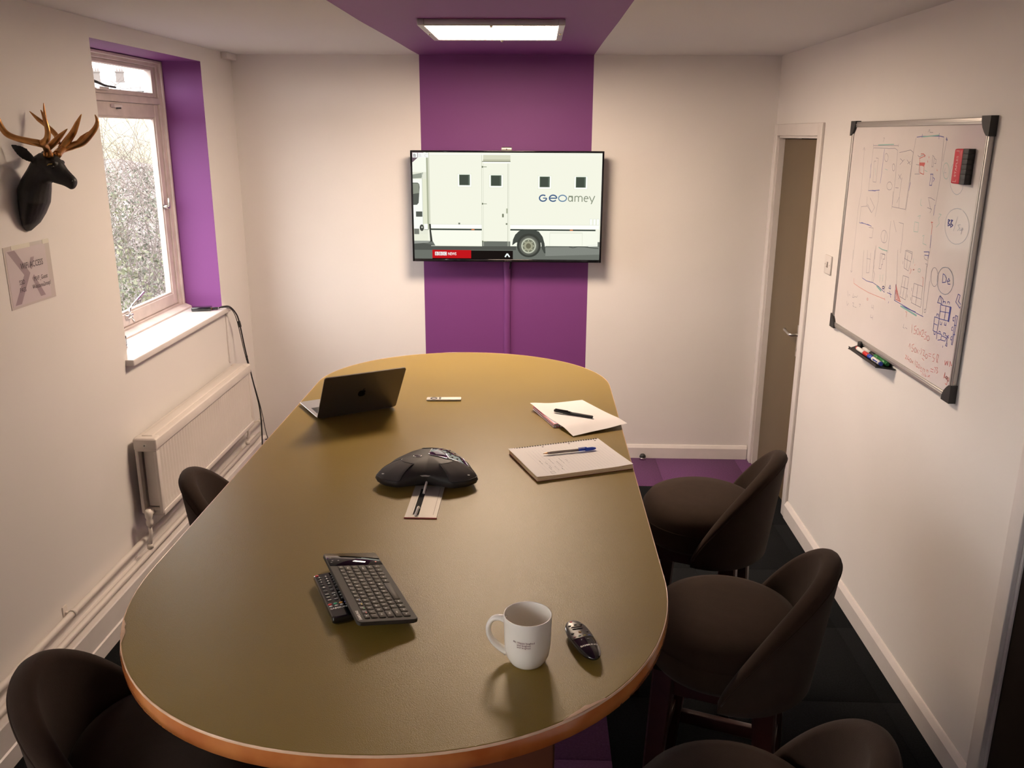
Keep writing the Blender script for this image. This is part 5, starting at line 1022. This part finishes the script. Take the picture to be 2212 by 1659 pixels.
def pbtn(u, v, rx, ry, m, nm='button', par=None):
    x, y, z = pebtop(u, v); b = MB(); b.lathe([(1, -.6), (.9, .6), (.01, .8)], m, n=12, cap1=True)
    for q in b.bm.verts: q.co = Vector((x + q.co.x * rx, y + q.co.y * ry, z + .0003 + q.co.z * .0011))
    b.build(nm, par or sm_)
pbtn(.86, .25, .0020, .0030, m_redp, 'power_button')
for v in (-.55, 0, .55): pbtn(.66, v, .0024, .0034, m_blackm)
pbtn(.46, 0, .0030, .0110, m_black, 'rocker'); pbtn(.56, 0, .0018, .0115, m_grey, 'rocker')
for v, m in ((-.6, m_blackm), (0, mat('amber_key', (.5, .3, .1), .4)), (.6, m_blackm)): pbtn(.27, v, .0030, .0032, m)
for v, c in zip((.6, .2, -.2, -.6), ((.35, .06, .08), (.06, .25, .2), (.4, .35, .08), (.08, .12, .4))): pbtn(.09, v, .0013, .0030, mat('dim_colour', c, .4), 'colour_button')
pbtn(-.10, .25, .0012, .0012, m_steel, 'microphone'); pbtn(-.10, -.3, .0006, .003, m_steel, 'mark')
b = MB(); me = text_mesh('SAMSUNG', .0062, 'CENTER', 1.15, .0003)
for v in me.vertices:
    xx, yy = v.co.y, -v.co.x; u = (-.030 + xx) / .066; px_, py_, pz_ = pebS(u, math.acos(max(-1, min(1, (yy - .001) / max(1e-4, abs(pebS(u, 0)[1])))))); v.co = Vector((px_, py_, pz_ + .0004))
b.mesh(me, m_legend); b.build('lettering', sm_, norm=False)

# ------------------------------------------------------------------ papers and pens
m_lav = mat('lavender_paper', (.66, .62, .74), .6)
nbk = thing_m('notebook', 'red and white notebook under the loose sheet, far right of the table', 'notebook', frame_of((.062, 2.690, TH), (.94, .34, 0), (-.34, .94, 0), (0, 0, 1)))
b = MB(); b.box(0, .185, 0, .205, 0, .0012, m_paper, bev=.0004, seg=1); b.box(0, .185, 0, .205, .0110, .0120, m_red, bev=.0004, seg=1); b.box(.004, .181, .004, .201, .0120, .0122, m_lav); b.build('cover', nbk)
b = MB(); b.box(.002, .183, .002, .203, .0012, .0052, m_paper); b.box(.002, .183, .002, .203, .0058, .0108, m_paper); b.build('pages', nbk)
b = MB(); b.box(-.0006, .0006, 0, .205, .0050, .0062, m_red)
for x in (.010, .018, .030): b.box(x, x + .003, -.0008, 0, 0, .0055, m_red)
b.build('red_stripe', nbk)
b = MB(); NN = 20; P0, P1, P2, P3 = Vector((-.017, 2.882, 0)), Vector((.168, 2.960, 0)), Vector((.302, 2.701, 0)), Vector((.122, 2.600, 0))
top = []
for i in range(NN + 1):
    row = []
    for j in range(NN + 1):
        u, v = i / NN, j / NN; p = (P0 * (1 - u) + P1 * u) * (1 - v) + (P3 * (1 - u) + P2 * u) * v
        z = TH + .0135 + .010 * math.exp(-((u / .28) ** 2 + (v / .25) ** 2)) + .004 * math.sin(u * 3.1) * math.sin(v * 2.5) - .010 * max(0, v - .80) / .20 * (1 - u * .5) + .006 * math.exp(-(((1 - u) / .25) ** 2 + ((1 - v) / .3) ** 2))
        row.append((p.x, p.y, max(z, TH + .0012)))
    top.append(row)
b.loft(top, m_paper, close=False, cap0=False, cap1=False); b.loft([[(x, y, z - .0003) for x, y, z in r_] for r_ in top], m_paper, close=False, cap0=False, cap1=False)
b.build('paper_sheet', label='loose curling white sheet with a black pen on it', category='paper')
def tubepen(name, lb, p0, p1, segs, group=None):
    d = (Vector(p1) - Vector(p0)); L = d.length; X = d.normalized(); Y = Vector((0, 0, 1)).cross(X).normalized(); Z = X.cross(Y)
    root = thing_m(name, lb, 'pen', frame_of(p0, X, Y, Z))
    for nm, pts, m in segs:
        b = MB(); b.tube([(L * a, 0, 0) for a, _ in pts], [r_ for _, r_ in pts], m, n=14); b.build(nm, root)
    return root, L
pn, L = tubepen('pen', 'capped black pen lying on the loose sheet', (.066, 2.802, TH + .0235), (.192, 2.738, TH + .0225),
    [('cap', [(0, .0042), (.01, .0052), (.42, .0056)], m_black), ('barrel', [(.42, .0050), (.98, .0046), (1.0, .0036)], m_blackm)])
b = MB(); b.mesh(text_mesh('ballpoint 0.7', .0042, 'LEFT', 1.0, .0002), m_legend, Matrix.Translation((L * .46, -.0020, .0050))); b.build('lettering', pn, norm=False)
b = MB(); b.box(.004, L * .36, -.0016, .0016, .0052, .0075, m_black, bev=.0006); b.build('clip', pn)
# spiral pad
PO = Vector((.008, 2.226, TH + .0004)); X = Vector((.275, .108, 0)).normalized(); Yd = Vector((-X.y, X.x, 0)); PW, PD = .296, .236
pd_ = thing_m('notepad', 'white spiral bound A4 pad with handwriting, nearer of the two paper piles', 'notepad', frame_of(PO, X, Yd, (0, 0, 1)))
b = MB(); b.box(0, PW, 0, PD - .006, 0, .001, mat('dark_red_backing', (.25, .04, .03), .6)); b.build('back_board', pd_)
b = MB()
for k in range(9): b.box(.002 + .0015 * math.sin(k * 2.1), PW - .001 + .001 * math.sin(k * 1.3), .001 + .0012 * math.sin(k * 1.7), PD - .008, .001 + k * .0013, .00205 + k * .0013, m_cream)
b.build('page_block', pd_)
b = MB(); rows = []
for i in range(25):
    u = i / 24; rows.append([(PW * u, PD * v, .0132 + .0022 * math.exp(-((1 - u) / .12) ** 2 - (v / .3) ** 2) + .0015 * math.exp(-(u / .10) ** 2)) for v in [j / 12 for j in range(13)]])
b.loft(rows, m_paper, close=False, cap0=False, cap1=False); tpg = b.build('top_page', pd_, norm=False)
b = MB(); m_line = mat('faint_ruling', (.62, .62, .68), .7); m_wr = mat('grey_handwriting', (.28, .28, .32), .7)
for k in range(26):
    x = .020 + k * .0103; b.box(x, x + .0004, .012, PD - .035, .01365, .0137, m_line)
b.build('ruled_lines', tpg)
b = MB(); random.seed(3)
for (x0, y0, n) in ((.052, .115, 5), (.065, .10, 7), (.083, .118, 6), (.098, .095, 8), (.113, .115, 7), (.128, .10, 5), (.060, .060, 5), (.078, .060, 6), (.092, .045, 4)):
    y = y0
    for k in range(n):
        w_ = random.uniform(.002, .006); pts = [(x0 + random.uniform(-.0016, .0016), y - q * w_ / 3, .01385) for q in range(4)]
        b.tube(pts, .00022, m_wr, n=3, caps=False); y -= w_ + random.uniform(.001, .004)
b.tube([(.050, .012, .01385), (.062, .012, .01385), (.062, .026, .01385), (.050, .026, .01385), (.050, .012, .01385)], .00025, m_wr, n=3)
b.build('handwriting', tpg)
for x in (.018, .105, .191, .278): b = MB(); b.lathe([(.0030, 0), (.0030, .0001)], m_ink, n=10, c=(x, PD - .016, .0137), cap1=True); b.build('punched_hole', tpg)
b = MB()
for k in range(34): b.box(.008 + k * .0084, .0118 + k * .0084, PD - .0052, PD - .0012, .0136, .0142, m_ink)
b.build('binding_slots', tpg)
b = MB(); P = []
for k in range(34 * 8):
    t_ = k / 8; a = 2 * math.pi * t_; P.append((.0095 + t_ * .0084, PD - .001 + .0042 * math.cos(a), .0085 + .0068 * math.sin(a)))
b.tube(P, .0005, m_blackm, n=5); b.build('spiral_wire', pd_)
m_clear = mat('smoky_clear_plastic', (.30, .24, .20), .15, coat=.5)
bp_, L = tubepen('pen', 'clear barrelled ballpoint with blue cap on the spiral pad', (.026, 2.397, TH + .0195), (.184, 2.449, TH + .0195),
    [('tip', [(0, .0006), (.02, .0010), (.06, .0024), (.085, .0030)], mat('brass_tip', (.55, .28, .12), .3, .8)), ('barrel', [(.085, .0036), (.10, .0040), (.66, .0040)], m_clear),
     ('ink_stem', [(.66, .0041), (.80, .0041)], m_bluep), ('cap', [(.79, .0046), (.80, .0053), (.93, .0050), (.985, .0034), (1.0, .0012)], m_bluep)])
b = MB(); b.box(L * .66, L * .82, -.0014, .0014, .0052, .0070, m_bluep, bev=.0005); b.build('clip', bp_)
